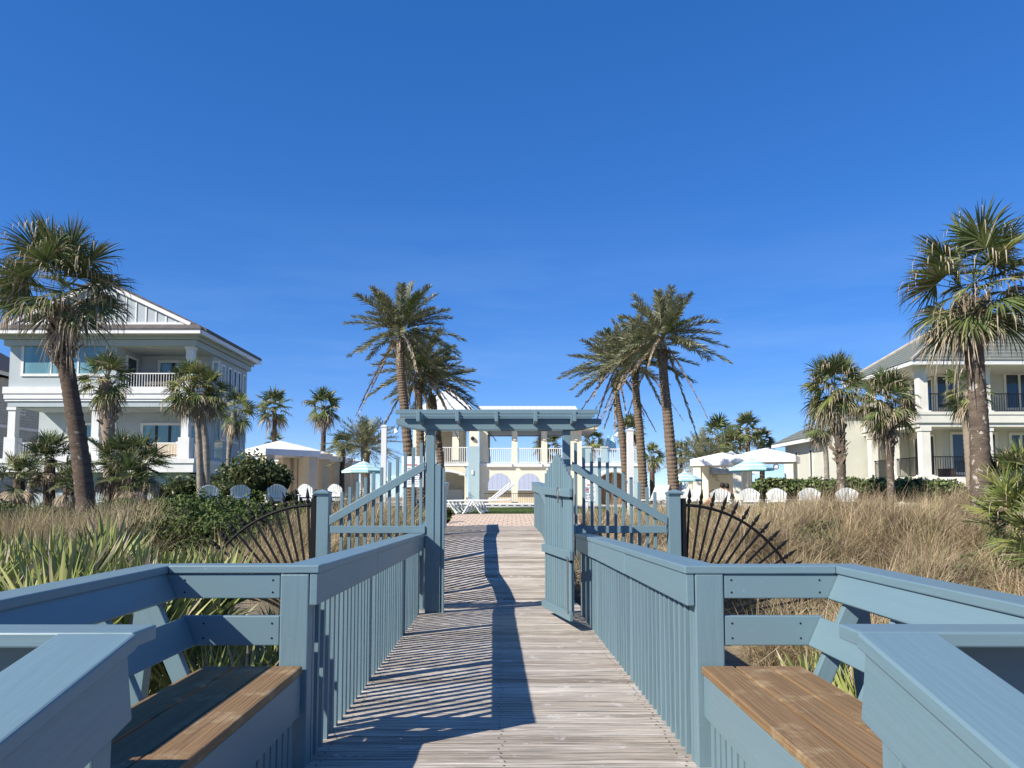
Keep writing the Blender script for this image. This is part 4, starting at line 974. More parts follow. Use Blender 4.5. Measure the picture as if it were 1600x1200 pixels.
q = MB(); th = .16; ze0 = Z(514.5, 34.7)+.003
for s in (-1, 1):
    xe = xr+oh+.1 if s > 0 else xl-oh-.1
    q.prism([(xe, YH-.35, ze0), (xm, YH-.35, zR), (xm, YH-.35, zR+th), (xe, YH-.35, ze0+th)], (0, yb+.6-YH, 0))
q.hexa([(xl-oh-.1, YH-1.0, ze0), (xr+oh+.1, YH-1.0, ze0), (xr+oh+.1, YH-.3, ze0), (xl-oh-.1, YH-.3, ze0), (xl-oh-.1, YH-1.0, ze0+.06), (xr+oh+.1, YH-1.0, ze0+.06), (xr+oh-.3, YH-.3, ze0+.36), (xl-oh+.3, YH-.3, ze0+.36)])
q.build('roof', M['brownroof'], H)
q = MB(); gz = ze0+.34; slope = (zR-ze0)/(xr+oh+.1-xm); hwid = (zR-gz)/slope-.25
q.prism([(xm-hwid, YH-.2, gz), (xm+hwid, YH-.2, gz), (xm, YH-.2, zR-.12)], (0, .1, 0)); gab = q.build('gable', M['greyhouse'], H)
q = MB()
for s in (-1, 1):
    a = Vector((xm+s*(hwid+.18), YH-.31, gz+.02)); b = Vector((xm, YH-.31, zR-.09)); q.beam(a, b, .1, .17)
q.box(xm-hwid, xm+hwid, YH-.30, YH-.21, gz-.02, gz+.12)
k = -hwid+.55
while k < hwid-.4: q.box(xm+k-.03, xm+k+.03, YH-.235, YH-.202, gz+.12, zR-.2-abs(k)*slope, axis=2); k += .47
q.build('batten', M['white'], H)
# windows: upper left picture window, porch doors
window(H, 'window', X(31), X(167), Z(588), Z(536.5), YH+.02, M['white'], M['glass'], .12, 3)
window(H, 'door', X(208), X(282), Z(606), Z(549), YH+PD, M['white'], M['glass'], .13, 3, fm2=M['screenframe'], mw=.16)
window(H, 'window', X(299), X(312), Z(588), Z(550), YH+PD-.0, M['white'], M['glass'], .1, 1)
window(H, 'door', X(60), X(143), Z(716), Z(653), YH+PD, M['white'], M['glass'], .13, 3, fm2=M['screenframe'], mw=.25)
window(H, 'door', X(183), X(280), Z(716), Z(653), YH+PD, M['white'], M['glass'], .13, 4, fm2=M['screenframe'], mw=.12)
window(H, 'window', YH+.9, YH+2.0, zf2+.2, zc2-.25, xi, M['white'], M['darkglass'], .1, 1, axis='x', sgn=1)
# side windows
for Ya, Yb, pa, pb in ((38.9, 39.5, .25, 1.9), (39.9, 40.45, 1.0, 1.85), (40.65, 41.2, 1.0, 1.85), (41.3, 41.8, 1.0, 1.85), (42.1, 42.65, .25, 1.9)):
    window(H, 'window', Ya, Yb, zc2-2.1+(1.9-pb)*0+ (2.1-pb if pa > .9 else 0)-.1, zc2-.25, xr, M['white'], M['darkglass'] if pa > .9 else M['greyhouse'], .09, 1, axis='x', sgn=1)
for Ya, Yb, pa in ((39.0, 39.7, 1.1), (40.8, 41.7, 1.1), (42.0, 42.7, .8)):
    window(H, 'window', Ya, Yb, zf1+pa, zf1+2.3, xr, M['white'], M['greyhouse'], .09, 1, axis='x', sgn=1)
q = MB(); q.box(xr-.0, xr+.012, YH+PD+.4, YH+PD+1.5, zf1+.2, zc1-.3); q.build('corner_pane', M['glass'], H)
balustrade(H, (xi+.1, YH+.12), (xr-.45, YH+.12), zf2, Z(583), M['white'], .13); balustrade(H, (xr-.12, YH+.4), (xr-.12, YH+PD), zf2, Z(583), M['white'], .13)
for pa, pb in ((27, 145), (157, 284)): balustrade(H, (X(pa), YH+.12), (X(pb), YH+.12), zf1, Z(692), M['white'], .13)
balustrade(H, (xr-.12, YH+.4), (xr-.12, YH+PD), zf1, Z(692), M['white'], .13)
# porch furniture seen behind the railings
for px in (222, 246, 262):
    t = thing('porch_chair', {222: 'brown porch chair at the left of the upper balcony of the grey house', 246: 'brown porch chair in the middle of the upper balcony of the grey house', 262: 'tan porch sofa seat nearest the balcony column of the grey house'}[px], 'chair', (X(px), YH+1.0, zf2), 'porch seats of the grey house'); x = X(px)
    part(t, 'seat', M['cushion'], (x-.32, x+.32, YH+.8, YH+1.4, zf2+.3, zf2+.45)); part(t, 'backrest', M['wicker'], (x-.34, x+.34, YH+1.3, YH+1.42, zf2+.45, zf2+.95))
    for dx in (-.3, .3):
        for dy in (.84, 1.36): part(t, 'leg', M['wicker'], (x+dx-.025, x+dx+.025, YH+dy-.025, YH+dy+.025, zf2+.01, zf2+.3))
x = X(266); t = thing('porch_sofa', 'tan wicker sofa with white cushion on the lower porch of the grey house', 'sofa', (x, YH+1.1, zf1))
part(t, 'seat', M['wicker'], (x-.8, x+.45, YH+.7, YH+1.4, zf1+.02, zf1+.42)); part(t, 'backrest', M['cushion'], (x-.8, x+.45, YH+.6, YH+.72, zf1+.02, zf1+.75)); part(t, 'cushion', M['fabric'], (x+.0, x+.44, YH+.74, YH+1.3, zf1+.43, zf1+.85))

# neighbour behind on the left --------------------------------------------------
Yn = 47; N = thing('tan_house', 'tan lap sided house with dark roof behind the grey house at the left edge', 'house', (ax(-40, 760, Yn), Yn, 0))
xn = ax(70, 660, 57); part(N, 'wall', M['tower'], (xn-14, xn, Yn, Yn+10, 0, az(600, 55)))
part(N, 'belt', M['cream'], (xn-14.05, xn+.05, Yn-.05, Yn+10, az(673, 55), az(669, 55)))
q = MB(); zt_ = az(597, 55); q.box(xn-14.5, xn+.5, Yn-.5, Yn-.4, zt_-.05, zt_+.2); q.box(xn+.4, xn+.5, Yn-.39, Yn+10.4, zt_-.05, zt_+.2); q.build('fascia', M['cream'], N)
q = MB(); zz = zt_+.203; xa, xb = xn-14.6, xn+.6; ya, yb_ = Yn-.6, Yn+10.6; apx = xn-7; 
V8 = [(xa, ya, zz), (xb, ya, zz), (xb, yb_, zz), (xa, yb_, zz)]; q.pyramid(V8, (apx, Yn+5, zz+5.0)); q.build('roof', M['brownroof'], N)
window(N, 'vent', 53.6, 54.6, az(648, 54), az(641, 54), xn, M['cream'], M['tower'], .08, 1, axis='x', sgn=1)

# ------------------------------------------------------------------ cream house, right
YR = 40.0; Q = thing('cream_house', 'sage cream two storey house with wraparound porches and grey green tile hip roof', 'house', (ax(1560, 760, YR), YR, 0))
X = lambda px, py=650, Y=YR: ax(px, py, Y); Z = lambda py, Y=YR: az(py, Y)
x0 = X(1437); x1 = x0+15; ybk = 46.8; P2 = 2.6
zg, zc1, zf2, zc2, zE = Z(745), Z(667), Z(645), Z(572), Z(567)
part(Q, 'wall', M['sage'], (x0+P2, x1, YR+P2, YR+P2+.25, 0, zc2+.2), (x0+P2, x0+P2+.25, YR+P2+.25, ybk, 0, zc2+.2), (x1-.25, x1, YR+P2+.25, ybk, 0, zc2+.2))
part(Q, 'porch_floor', M['housecream'], (x0-.35, x1+.3, YR-.35, YR+P2, zg-.5, zg-.02), (x0-.35, x0+P2, YR+P2, YR+6.0, zg-.5, zg-.021), (x0-.05, x1, YR-.05, YR+P2, -.2, zg-.51), (x0-.8, x0+9, YR-1.4, YR-.36, -.2, zg-.7))
q = MB(); q.box(x0-.25, x1+.2, YR-.25, YR+P2-.01, Z(661), zf2); q.box(x0-.25, x0+P2-.01, YR+P2-.01, YR+6.2, Z(661), zf2); q.box(x0-.30, x1+.2, YR-.30, YR+.1, Z(648.5), Z(644)); q.box(x0-.30, x0+.1, YR+.1, YR+6.2, Z(648.5), Z(644))
q.box(x0-.15, x1+.2, YR-.15, YR+.2, zc1, Z(661.6)); q.box(x0-.15, x0+.2, YR+.2, YR+6.2, zc1, Z(661.6)); q.build('porch_beam', M['housecream'], Q)
part(Q, 'porch_ceiling', M['sage'], (x0+.2, x1, YR+.2, YR+P2, zc1+.1, zc1+.14), (x0, x1, YR, YR+P2, zc2+.02, zc2+.06), (x0, x0+P2, YR+P2+.01, YR+6.2, zc2+.02, zc2+.06))
for px, za, zb in ((1440, zg, zc1), (1541, zg, zc1), (1646, zg, zc1), (1439, zf2, zc2), (1541, zf2, zc2), (1646, zf2, zc2)):
    column(Q, X(px)+.12, YR+.1, .45 if px < 1500 else .28, za, zb, M['housecream'], .22, .10)
column(Q, x0+.12, YR+5.6, .42, zg, zc1, M['housecream'], .22, .1); column(Q, x0+.12, YR+5.6, .42, zf2, zc2, M['housecream'], .22, .1); column(Q, x0+.12, YR+2.9, .3, zg, zc1, M['housecream'], .15, .1)
# hip roof
ex0, ex1, ey0, ey1 = X(1425, 561, 39.2), x1+1.0, 39.2, 47.6; ze = az(564.5, 39.2)
q = MB(); q.box(ex0, ex1, ey0, ey0+.1, ze-.16, ze+.06); q.box(ex0, ex0+.1, ey0+.11, ey1, ze-.16, ze+.06); q.build('fascia', M['white'], Q)
part(Q, 'soffit', M['housecream'], (ex0+.1, ex1, ey0+.11, ey1, ze-.12, ze-.05), (x0-.02, x1, YR-.02, YR+.25, zc2+.061, ze-.13), (x0-.02, x0+.25, YR+.26, YR+6.3, zc2+.061, ze-.13))
apx, apy, apz = X(1506, 490, 43.4), 43.4, az(489, 43.4); rx = apx+3.2
q = MB(); b0, b1, b2, b3 = [(ex0-.05, ey0-.05, ze+.065), (ex1, ey0-.05, ze+.065), (ex1, ey1, ze+.065), (ex0-.05, ey1, ze+.065)]
A_, B_ = (apx, apy, apz), (rx, apy, apz)
for f_ in ((b0, b1, B_, A_), (b1, b2, B_), (b2, b3, A_, B_), (b3, b0, A_), (b3, b2, b1, b0)): q.face(f_)
roof = q.build('roof', M['greenroof'], Q)
q = MB()
for a in (b0, b3): q.tube([Vector(a)+UP*.03, Vector(A_)+UP*.05], .085, 6)
q.tube([Vector(b1)+UP*.03, Vector(B_)+UP*.05], .085, 6); q.build('ridge_cap', M['ridge'], roof)
# lower wing receding on the left
xw = ax(1356, 700, 42.9); yw0, ym, yw1 = 42.9, 48.0, 55.5
xw = 19.75; zlow = az(697, 55.5)
part(Q, 'wing_wall', M['sage'], (xw, x0+P2+4, ym, yw1, 0, zlow), (xw+.02, x0+P2-.02, yw0+3.3, ym-.02, 0, Z(640)))
part(Q, 'wing_soffit', M['sage'], (xw-.62, xw, ym-.35, yw1+.7, zlow-.05, zlow))
q = MB(); q.box(xw-.75, xw-.64, ym-.4, yw1+.75, zlow-.12, zlow+.12); q.build('wing_fascia', M['white'], Q)
q = MB(); bb = [(xw-.78, ym-.4, zlow+.13), (xw+7, ym-.4, zlow+.13), (xw+7, yw1+.8, zlow+.13), (xw-.78, yw1+.8, zlow+.13)]
q.face([bb[0], (xw+3.2, ym-.4, zlow+2.4), (xw+3.2, yw1-3.2, zlow+2.4), bb[3]]); q.face([bb[3], (xw+3.2, yw1-3.2, zlow+2.4), bb[2]]); q.face([bb[2], (xw+3.2, yw1-3.2, zlow+2.4), (xw+3.2, ym-.4, zlow+2.4), bb[1]]); q.face([bb[0], bb[1], (xw+3.2, ym-.4, zlow+2.4)]); q.face(bb); q.build('wing_roof', M['greenroof'], Q)
for ya in (50.4, 53.0, 54.5): window(Q, 'window', ya, ya+.55, .9, zlow-.5, xw, M['housecream'], M['darkglass'], .09, 1, axis='x', sgn=-1)
# front doors and windows
wy = YR+P2
for pa, pb, za, zb, n in ((1482, 1556, 742, 675, 3), (1574, 1612, 742, 676, 2), (1570, 1640, 641, 582, 3), (1462, 1500, 641, 585, 2)):
    window(Q, 'door', X(pa, 650, wy), X(pb, 650, wy), az(za, wy), az(zb, wy), wy, M['housecream'], M['darkglass'], .14, n, mw=.12)
window(Q, 'door', wy+.7, wy+3.0, zg+.05, zg+2.5, x0+P2, M['housecream'], M['darkglass'], .12, 3, axis='x', sgn=-1); window(Q, 'door', wy+.7, wy+3.0, zf2+.05, zf2+2.4, x0+P2, M['housecream'], M['darkglass'], .12, 3, axis='x', sgn=-1)
for za, zb in ((zg, Z(713.5)), (zf2, Z(615))):
    for pa, pb in ((1447, 1536), (1547, 1640)): balustrade(Q, (X(pa), YR+.1), (X(pb), YR+.1), za, zb, M['iron'], .13, 'railing', .022, .045)
    balustrade(Q, (x0+.1, YR+.5), (x0+.1, YR+5.4), za, zb, M['iron'], .13, 'railing', .022, .045)
x = X(1478, 730, YR+1.4); t = thing('porch_planter', 'dark wicker storage box behind the black railing of the cream house porch', 'box', (x, YR+1.4, zg))
part(t, 'body', M['wicker'], (x-.28, x+.35, YR+1.1, YR+1.7, zg-.015, zg+.42)); part(t, 'lid', M['wicker'], (x-.31, x+.38, YR+1.07, YR+1.73, zg+.425, zg+.47))

# ------------------------------------------------------------------ clubhouse
YC = 60.0; Cb = thing('clubhouse', 'cream arcaded pool clubhouse with open upper storey, white railings and blue piers', 'building', (ax(790, 785, YC), YC, 0))
X = lambda px, py=720, Y=YC: ax(px, py, Y); Z = lambda py, Y=YC: az(py, Y)
zfl = Z(724); zsp = Z(669)
# arcade wall with arched openings, one panel per bay
def arch_panel(q, xa, xb, oa, ob, zs, za, ztop, y0, th, z0=0):
    """wall from xa to xb with an arched hole oa-ob springing at zs, crown at za"""
    q.box(xa, oa, y0, y0+th, z0, zs, axis=2); q.box(ob, xb, y0, y0+th, z0, zs, axis=2)
    n = 14; pts = []
    for k in range(n+1):
        t = math.pi*k/n; pts.append(((oa+ob)/2-(ob-oa)/2*math.cos(t), zs+(za-zs)*math.sin(t)))
    q.box(xa, oa, y0, y0+th, zs, ztop, axis=2); q.box(ob, xb, y0, y0+th, zs, ztop, axis=2)
    for (ua, va), (ub, vb) in zip(pts, pts[1:]):
        q.prism([(ua, y0, va), (ub, y0, vb), (ub, y0, ztop), (ua, y0, ztop)], (0, th, 0))
q = MB(); za = Z(739.5); zs = Z(757.5)
bays = [(762.5, 799), (809, 845), (855, 891)]
edges = [749.5, 804, 850, 909]
for (oa, ob), ea, eb in zip(bays, edges, edges[1:]): arch_panel(q, X(ea), X(eb), X(oa), X(ob), zs, za, zfl-.25, YC, .5)
q.build('arcade_wall', M['cream'], Cb)
part(Cb, 'floor_slab', M['white'], (X(749.5), X(909), YC-.12, YC+9, zfl-.245, zfl-.01))
for k, (pa, pb) in enumerate(((761, 800), (808.5, 847), (855, 891))): part(Cb, 'sill', M['white'], (X(pa), X(pb), YC-.22, YC-.125, zfl-.28, zfl-.02))
for pa, pb in ((749.8, 762), (799.5, 808.5), (846, 855), (891.5, 909)):
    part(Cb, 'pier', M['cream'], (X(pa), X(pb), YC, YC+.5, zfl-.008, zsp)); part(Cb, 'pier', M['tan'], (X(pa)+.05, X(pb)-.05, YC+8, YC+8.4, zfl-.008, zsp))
    if pa > 790: part(Cb, 'pilaster', M['cream'], (X((pa+pb)/2)-.11, X((pa+pb)/2)+.11, YC-.1, YC-.005, Z(688), zsp-.1))
part(Cb, 'roof_beam', M['bluefine'], (X(749.8), X(909), YC-.02, YC+.5, zsp+.004, Z(660)))
part(Cb, 'roof_beam', M['bluefine'], (X(749.8), X(909), YC+8, YC+8.4, zsp+.004, Z(660)))
part(Cb, 'ceiling', M['bluefine'], (X(749.8), X(909), YC+.52, YC+7.98, Z(668), Z(666)))
for pa, pb in bays: balustrade(Cb, (X(pa-1), YC+.1), (X(pb+1), YC+.1), zfl, Z(700.5), M['white'], .17, 'balcony_railing', .045, .07)
ze, zr = Z(661.5), az(634.5, YC+3.5); q = MB(); xa, xb = X(744), X(914)
q.face([(xa, YC-.9, ze), (xb, YC-.9, ze), (X(899, 634, YC+3.5), YC+3.5, zr), (xa, YC+3.5, zr)]); q.face([(xa, YC+9, ze), (xa, YC+3.5, zr), (X(899, 634, YC+3.5), YC+3.5, zr), (xb, YC+9, ze)])
q.face([(xb, YC-.9, ze), (xb, YC+9, ze), (X(899, 634, YC+3.5), YC+3.5, zr)]); q.face([(xa, YC-.9, ze-.004), (xa, YC+9, ze-.004), (xb, YC+9, ze-.004), (xb, YC-.9, ze-.004)]); q.build('roof', M['seamroof'], Cb)
# right end hip of the pavilion
part(Cb, 'gutter', M['white'], (xa, xb+.1, YC-1.0, YC-.91, ze-.14, ze+.02))
q = MB(); xs_, xe_ = X(905), X(934.5); zz = Z(667); q.pyramid([(xs_, YC-1.1, zz), (xe_, YC-1.1, zz), (xe_, YC+6, zz), (xs_, YC+6, zz)], (X(906), YC+2, Z(654))); q.build('end_roof', M['seamroof'], Cb)
part(Cb, 'end_soffit', M['tan'], (xs_, xe_-.1, YC-1.0, YC+5.9, zz-.25, zz-.01))
# left tower
xt0, xt1 = X(640), X(735); zt = Z(655)
for b_ in ((X(642), X(686), YC+1.2, YC+1.5, 0, zt), (X(705.5), X(716), YC+.6, YC+1.5, zfl, zt), (X(716.2), X(722), YC+1.2, YC+1.5, zfl, zt), (X(686.2), X(705.3), YC+1.2, YC+1.5, Z(672), zt), (X(642), X(720), YC+7, YC+7.3, 0, zt), (X(686.2), X(722), YC+1.2, YC+1.5, 0, Z(765))): part(Cb, 'tower_wall', M['cream'], b_)
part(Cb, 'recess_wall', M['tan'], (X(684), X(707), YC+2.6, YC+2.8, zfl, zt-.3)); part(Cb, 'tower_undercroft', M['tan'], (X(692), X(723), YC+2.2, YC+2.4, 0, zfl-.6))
part(Cb, 'balcony_slab', M['white'], (X(642), X(733), YC-.3, YC+1.5, zfl-.22, zfl)); balustrade(Cb, (X(684), YC-.2), (X(731), YC-.2), zfl, Z(699.5), M['white'], .17, 'balcony_railing', .045, .07)
q = MB(); pts = [(X(694)+(X(728)-X(694))*t, Z(733)-.35*t*t-.0) for t in np.linspace(0, 1, 8)]
for (ua, va), (ub, vb) in zip(pts, pts[1:]): q.prism([(ua, YC-.5, va-.22), (ub, YC-.5, vb-.22), (ub, YC-.5, vb), (ua, YC-.5, va)], (0, .9, 0))
q.build('curved_awning', M['white'], Cb)
q = MB(); q.box(X(732.5), X(749.4), YC-.55, YC-.05, 0, Z(698), axis=2); q.build('blue_pier', M['aquawall'], Cb)
q = MB(); q.box(X(733.5), X(748.5), YC-.5, YC-.1, Z(698)+.003, Z(668), axis=2); q.build('upper_pier', M['cream'], Cb)
q = MB(); q.box(X(737.5), X(740.5), YC-.62, YC-.56, Z(742), Z(735)); q.build('wall_lamp', M['white'], Cb)
q = MB(); q.ball((X(739), YC-.6, Z(686)), .16); q.build('globe_lamp', M['screenframe'], Cb)
# tower roof: steep hip
q = MB(); zz = Z(652); a = [(X(636), YC-.6, zz), (X(752), YC-.6, zz), (X(752), YC+8, zz), (X(636), YC+8, zz)]; q.pyramid(a, (X(697), YC+3.2, az(603, YC+3.2))); q.build('tower_roof', M['seamroof'], Cb)
# right terrace
yt = YC-1.5; XT = lambda p: ax(p, 720, yt); ZT = lambda p: az(p, yt)
q = MB(); oa, ob = XT(934), XT(984)
arch_panel(q, XT(909.5), XT(1000), oa, ob, ZT(750), ZT(735.5), ZT(729), yt, .4); q.build('terrace_wall', M['aquawall'], Cb)
part(Cb, 'terrace_slab', M['white'], (XT(909.5), XT(1001), yt-.1, YC+8, ZT(728.5), ZT(723.5)))
q = MB(); n = 12; pts = [((oa+ob)/2-(ob-oa)/2*math.cos(math.pi*k/n), ZT(750)+(ZT(735.5)-ZT(750))*math.sin(math.pi*k/n)) for k in range(n+1)]
q.tube([Vector((a, yt-.06, b)) for a, b in pts], .16, 6); q.build('arch_trim', M['white'], Cb)
part(Cb, 'arch_door', M['door'], (oa, ob, yt+.9, yt+1.0, 0, ZT(733)))
for pa, pb in ((911, 923.5), (939.8, 949), (973, 980), (992, 1000.5)): part(Cb, 'blue_pier', M['aquawall'], (XT(pa), XT(pb), yt-.08, yt+.35, ZT(723.4), ZT(699.5))); 
for pa, pb in ((911, 923.5), (939.8, 949), (973, 980), (992, 1000.5)): part(Cb, 'pier_cap', M['white'], (XT(pa)-.06, XT(pb)+.06, yt-.14, yt+.41, ZT(699.4), ZT(698)))
for pa, pb in ((923.5, 939.8), (949, 973), (980, 992)): balustrade(Cb, (XT(pa), yt+.1), (XT(pb), yt+.1), ZT(723.4), ZT(701.5), M['white'], .17, 'balcony_railing', .045, .07)
balustrade(Cb, (X(845), YC-.55), (X(757), YC-.55), .02, Z(771), M['iron'], .14, 'ground_railing', .02, .04).name = 'ground_railing'
q = MB(); part(Cb, 'left_terrace_wall', M['aquawall'], (X(646), X(684), YC-.6, YC-.2, 0, Z(699)))
# metal roofed hut seen through the arches and pool edge in front
t = thing('pool_hut', 'pale metal roofed hut seen through the clubhouse arches', 'hut', (X(815), YC+16, 0)); yh = YC+16
q = MB(); xa, xb = ax(735, 760, yh), ax(895, 760, yh); q.face([(xa, yh, az(765, yh)), (xb, yh, az(765, yh)), (xb-3, yh+3, az(737, yh+3)), (xa+3, yh+3, az(737, yh+3))]); q.build('roof', M['hutroof'], t)
part(t, 'wall', M['tan'], (xa+.6, xb-.6, yh+.6, yh+3, 0, az(766, yh)))
t = thing('pool_wall', 'low white coped pool edge with dark blue tiles before the clubhouse', 'pool wall', (X(770), 50, 0)); yp = 50
q = MB(); q.box(ax(640, 788, yp), ax(900, 788, yp), yp, yp+.5, 0, az(788.5, yp)); q.build('tile_band', M['tile'], t)
q = MB(); q.box(ax(640, 788, yp), ax(900, 788, yp), yp-.06, yp+.56, az(788.5, yp)+.002, az(786.2, yp)); 
k = ax(640, 788, yp)
while k < ax(900, 788, yp): q.box(k, k+.16, yp-.02, yp-.002, .02, az(788.5, yp)-.002); k += .48
q.build('coping', M['white'], t)
# closed parasols on the terrace
for px in (956.5, 964):
    t = thing('closed_parasol', {956.5: 'closed aqua parasol on the clubhouse terrace, nearer the cream pier', 964: 'closed aqua parasol on the clubhouse terrace, nearer the palm trunk'}[px], 'parasol', (XT(px), yt+2.2, ZT(723.4)), 'closed parasols on the terrace')
    x = XT(px); z0 = ZT(723.4); q = MB(); q.tube([(x, yt+2.2, z0), (x, yt+2.2, ZT(677))], .03, 6); q.build('pole', M['white'], t)
    q = MB(); q.tube([(x, yt+2.2, ZT(704)), (x, yt+2.2, ZT(700)), (x, yt+2.2, ZT(688)), (x, yt+2.2, ZT(677.5))], [.28, .3, .22, .03], 9, jit=.1); q.build('canopy', M['aqua'], t)

# ------------------------------------------------------------------ cabanas
def cabana(label, cx, cy, rot, w, d, zb, zv, zp, grp, curtain=True, pw_=.5):
    t = thing('cabana', label, 'cabana', (cx, cy, 0), grp)
    def bx(q, x0_, x1_, y0_, y1_, z0_, z1_): q.box(x0_+cx, x1_+cx, y0_+cy, y1_+cy, z0_, z1_)
    q = MB(); th = .05
    for a in ((-w/2, w/2, -d/2, -d/2+th), (-w/2, w/2, d/2-th, d/2), (-w/2, -w/2+th, -d/2+th, d/2-th), (w/2-th, w/2, -d/2+th, d/2-th)): bx(q, *a, zb, zv)
    q.build('valance', M['fabric'], t)
    q = MB(); q.pyramid([(cx-w/2-.01, cy-d/2-.01, zv+.003), (cx+w/2+.01, cy-d/2-.01, zv+.003), (cx+w/2+.01, cy+d/2+.01, zv+.003), (cx-w/2-.01, cy+d/2+.01, zv+.003)], (cx, cy, zp)); q.build('canopy', M['fabric'], t)
    for sx in (-1, 1):
        for sy in (-1, 1):
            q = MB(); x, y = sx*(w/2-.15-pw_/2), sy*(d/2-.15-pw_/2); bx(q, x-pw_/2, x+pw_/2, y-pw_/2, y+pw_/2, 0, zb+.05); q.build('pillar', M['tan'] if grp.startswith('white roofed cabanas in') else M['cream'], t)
    if curtain:
        q = MB()
        for k in range(7): bx(q, -w/2+.7+k*.09, -w/2+.78+k*.09, d/2-.5, d/2-.42-.03*(k % 2), .05, zb)
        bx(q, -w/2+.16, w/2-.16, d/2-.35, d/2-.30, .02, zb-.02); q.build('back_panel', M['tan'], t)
    # rotate whole thing
    t.rotation_euler = (0, 0, rot); return t
E_ = E
cl = ['first and largest looking white roofed cabana, behind the sea grape shrub', 'second white roofed cabana from the shrub in the left row', 'middle white roofed cabana of the left row', 'fourth white roofed cabana of the left row', 'farthest white roofed cabana of the left row, above the striped umbrella']
for k in range(5):
    Yc = 52.5+k*3.6; c = at(441, 712, 52.5); cabana(cl[k], c.x-.15, Yc, R(-44), 3.6, 4.1, E+2.73, E+3.13, E+3.85, 'white roofed cabanas in the left row', True, .6)
c = at(1196, 722, 46.5); cabana('white roofed cabana with the round clock on its pillar, before the pale house wing', c.x, 46.5, R(-25), 3.7, 3.3, E+2.03, E+2.42, E+2.95, 'white roofed cabanas on the right', False, .48)
c = at(1140, 722, 48.6); cabana('white roofed cabana half hidden behind the right striped umbrella', c.x, 50.3, R(-25), 3.5, 3.3, E+2.0, E+2.4, E+2.9, 'white roofed cabanas on the right', False, .48)
c = at(1212.5, 729, 44.2); t = thing('wall_clock', 'round white clock with dark blue rim on the cabana pillar', 'clock', (c.x, 44.3, c.z))
q = MB(); q.tube([c+Vector((math.cos(a)*.145, 0, math.sin(a)*.145)) for a in np.linspace(0, 2*math.pi, 20)], .028, 6); q.build('rim', M['ink'], t)
q = MB(); q.prism([c+Vector((math.cos(a)*.14, .0, math.sin(a)*.14)) for a in np.linspace(0, 2*math.pi, 20)[:-1]], (0, .03, 0)); q.build('face', M['plastic'], t)
# metal roofed pavilion
yv = 53; t = thing('pool_pavilion', 'silver metal roofed open pavilion between the dark date palm and the right cabanas', 'pavilion', (ax(1120, 780, yv), yv, 0))
q = MB(); xa, xb = ax(1077, 740, yv), ax(1180, 740, yv); z0 = az(741, yv); q.pyramid([(xa, yv-1, z0), (xb, yv-1, z0), (xb, yv+4, z0), (xa, yv+4, z0)], (ax(1143, 705, yv+1.5), yv+1.5, az(704, yv+1.5))); q.build('roof', M['seamroof'], t)
part(t, 'wall', M['cream'], (xa+.7, xb-.7, yv-.3, yv+3.4, 0, z0-.02))

# ------------------------------------------------------------------ umbrellas
def umbrella(label, px, py_top, py_rim, Y, rpx, grp):
    c = at(px, py_rim, Y); t = thing('striped_umbrella', label, 'umbrella', (c.x, Y, 0), grp); r = m_(rpx, Y); zr_, zt_ = az(py_rim, Y), az(py_top, Y)
    q = MB(); n = 8
    rings = [(0.02, zt_-.04), (.35, lerp(zt_, zr_, .36)), (.7, lerp(zt_, zr_, .69)), (1, zr_), (1, zr_-.10)]
    pts = [[Vector((c.x+math.cos(2*math.pi*(k+.5)/n)*r*a, Y+math.sin(2*math.pi*(k+.5)/n)*r*a, z)) for k in range(n)] for a, z in rings]
    for i in range(4):
        for k in range(n): j = (k+1) % n; q.face([pts[i][k], pts[i][j], pts[i+1][j], pts[i+1][k]])
    for k in range(n): j = (k+1) % n; q.face([pts[0][k], Vector((c.x, Y, zt_)), pts[0][j]])
    q.build('canopy', M['aqua'], t)
    q = MB(); q.tube([(c.x, Y, 0), (c.x, Y, zt_+.06)], .025, 8); q.build('pole', M['white'], t)
    q = MB(); q.tube([(c.x, Y, 0), (c.x, Y, .08), (c.x, Y, .1)], [.28, .26, .05], 12); q.build('base', M['greyshade'], t)
    q = MB()
    for k in range(n): q.beam(pts[3][k]-Vector((0, 0, .02)), Vector((c.x, Y, lerp(zr_, zt_, .8))), .02, .02)
    q.build('ribs', M['white'], t); return t
g = 'striped umbrellas by the chairs'
umbrella('aqua striped umbrella at the end of the left cabana row', 568, 719, 736, 38, 34, g)
umbrella('aqua striped umbrella before the cream cabana pillars on the right', 1174, 715, 732, 33, 34, g)
umbrella('aqua striped umbrella by the foot of the tallest right date palm', 1070, 736, 749, 38, 27, g)
umbrella('aqua striped umbrella partly behind the left picket wing and shower post', 624, 739, 749, 40, 26, g)

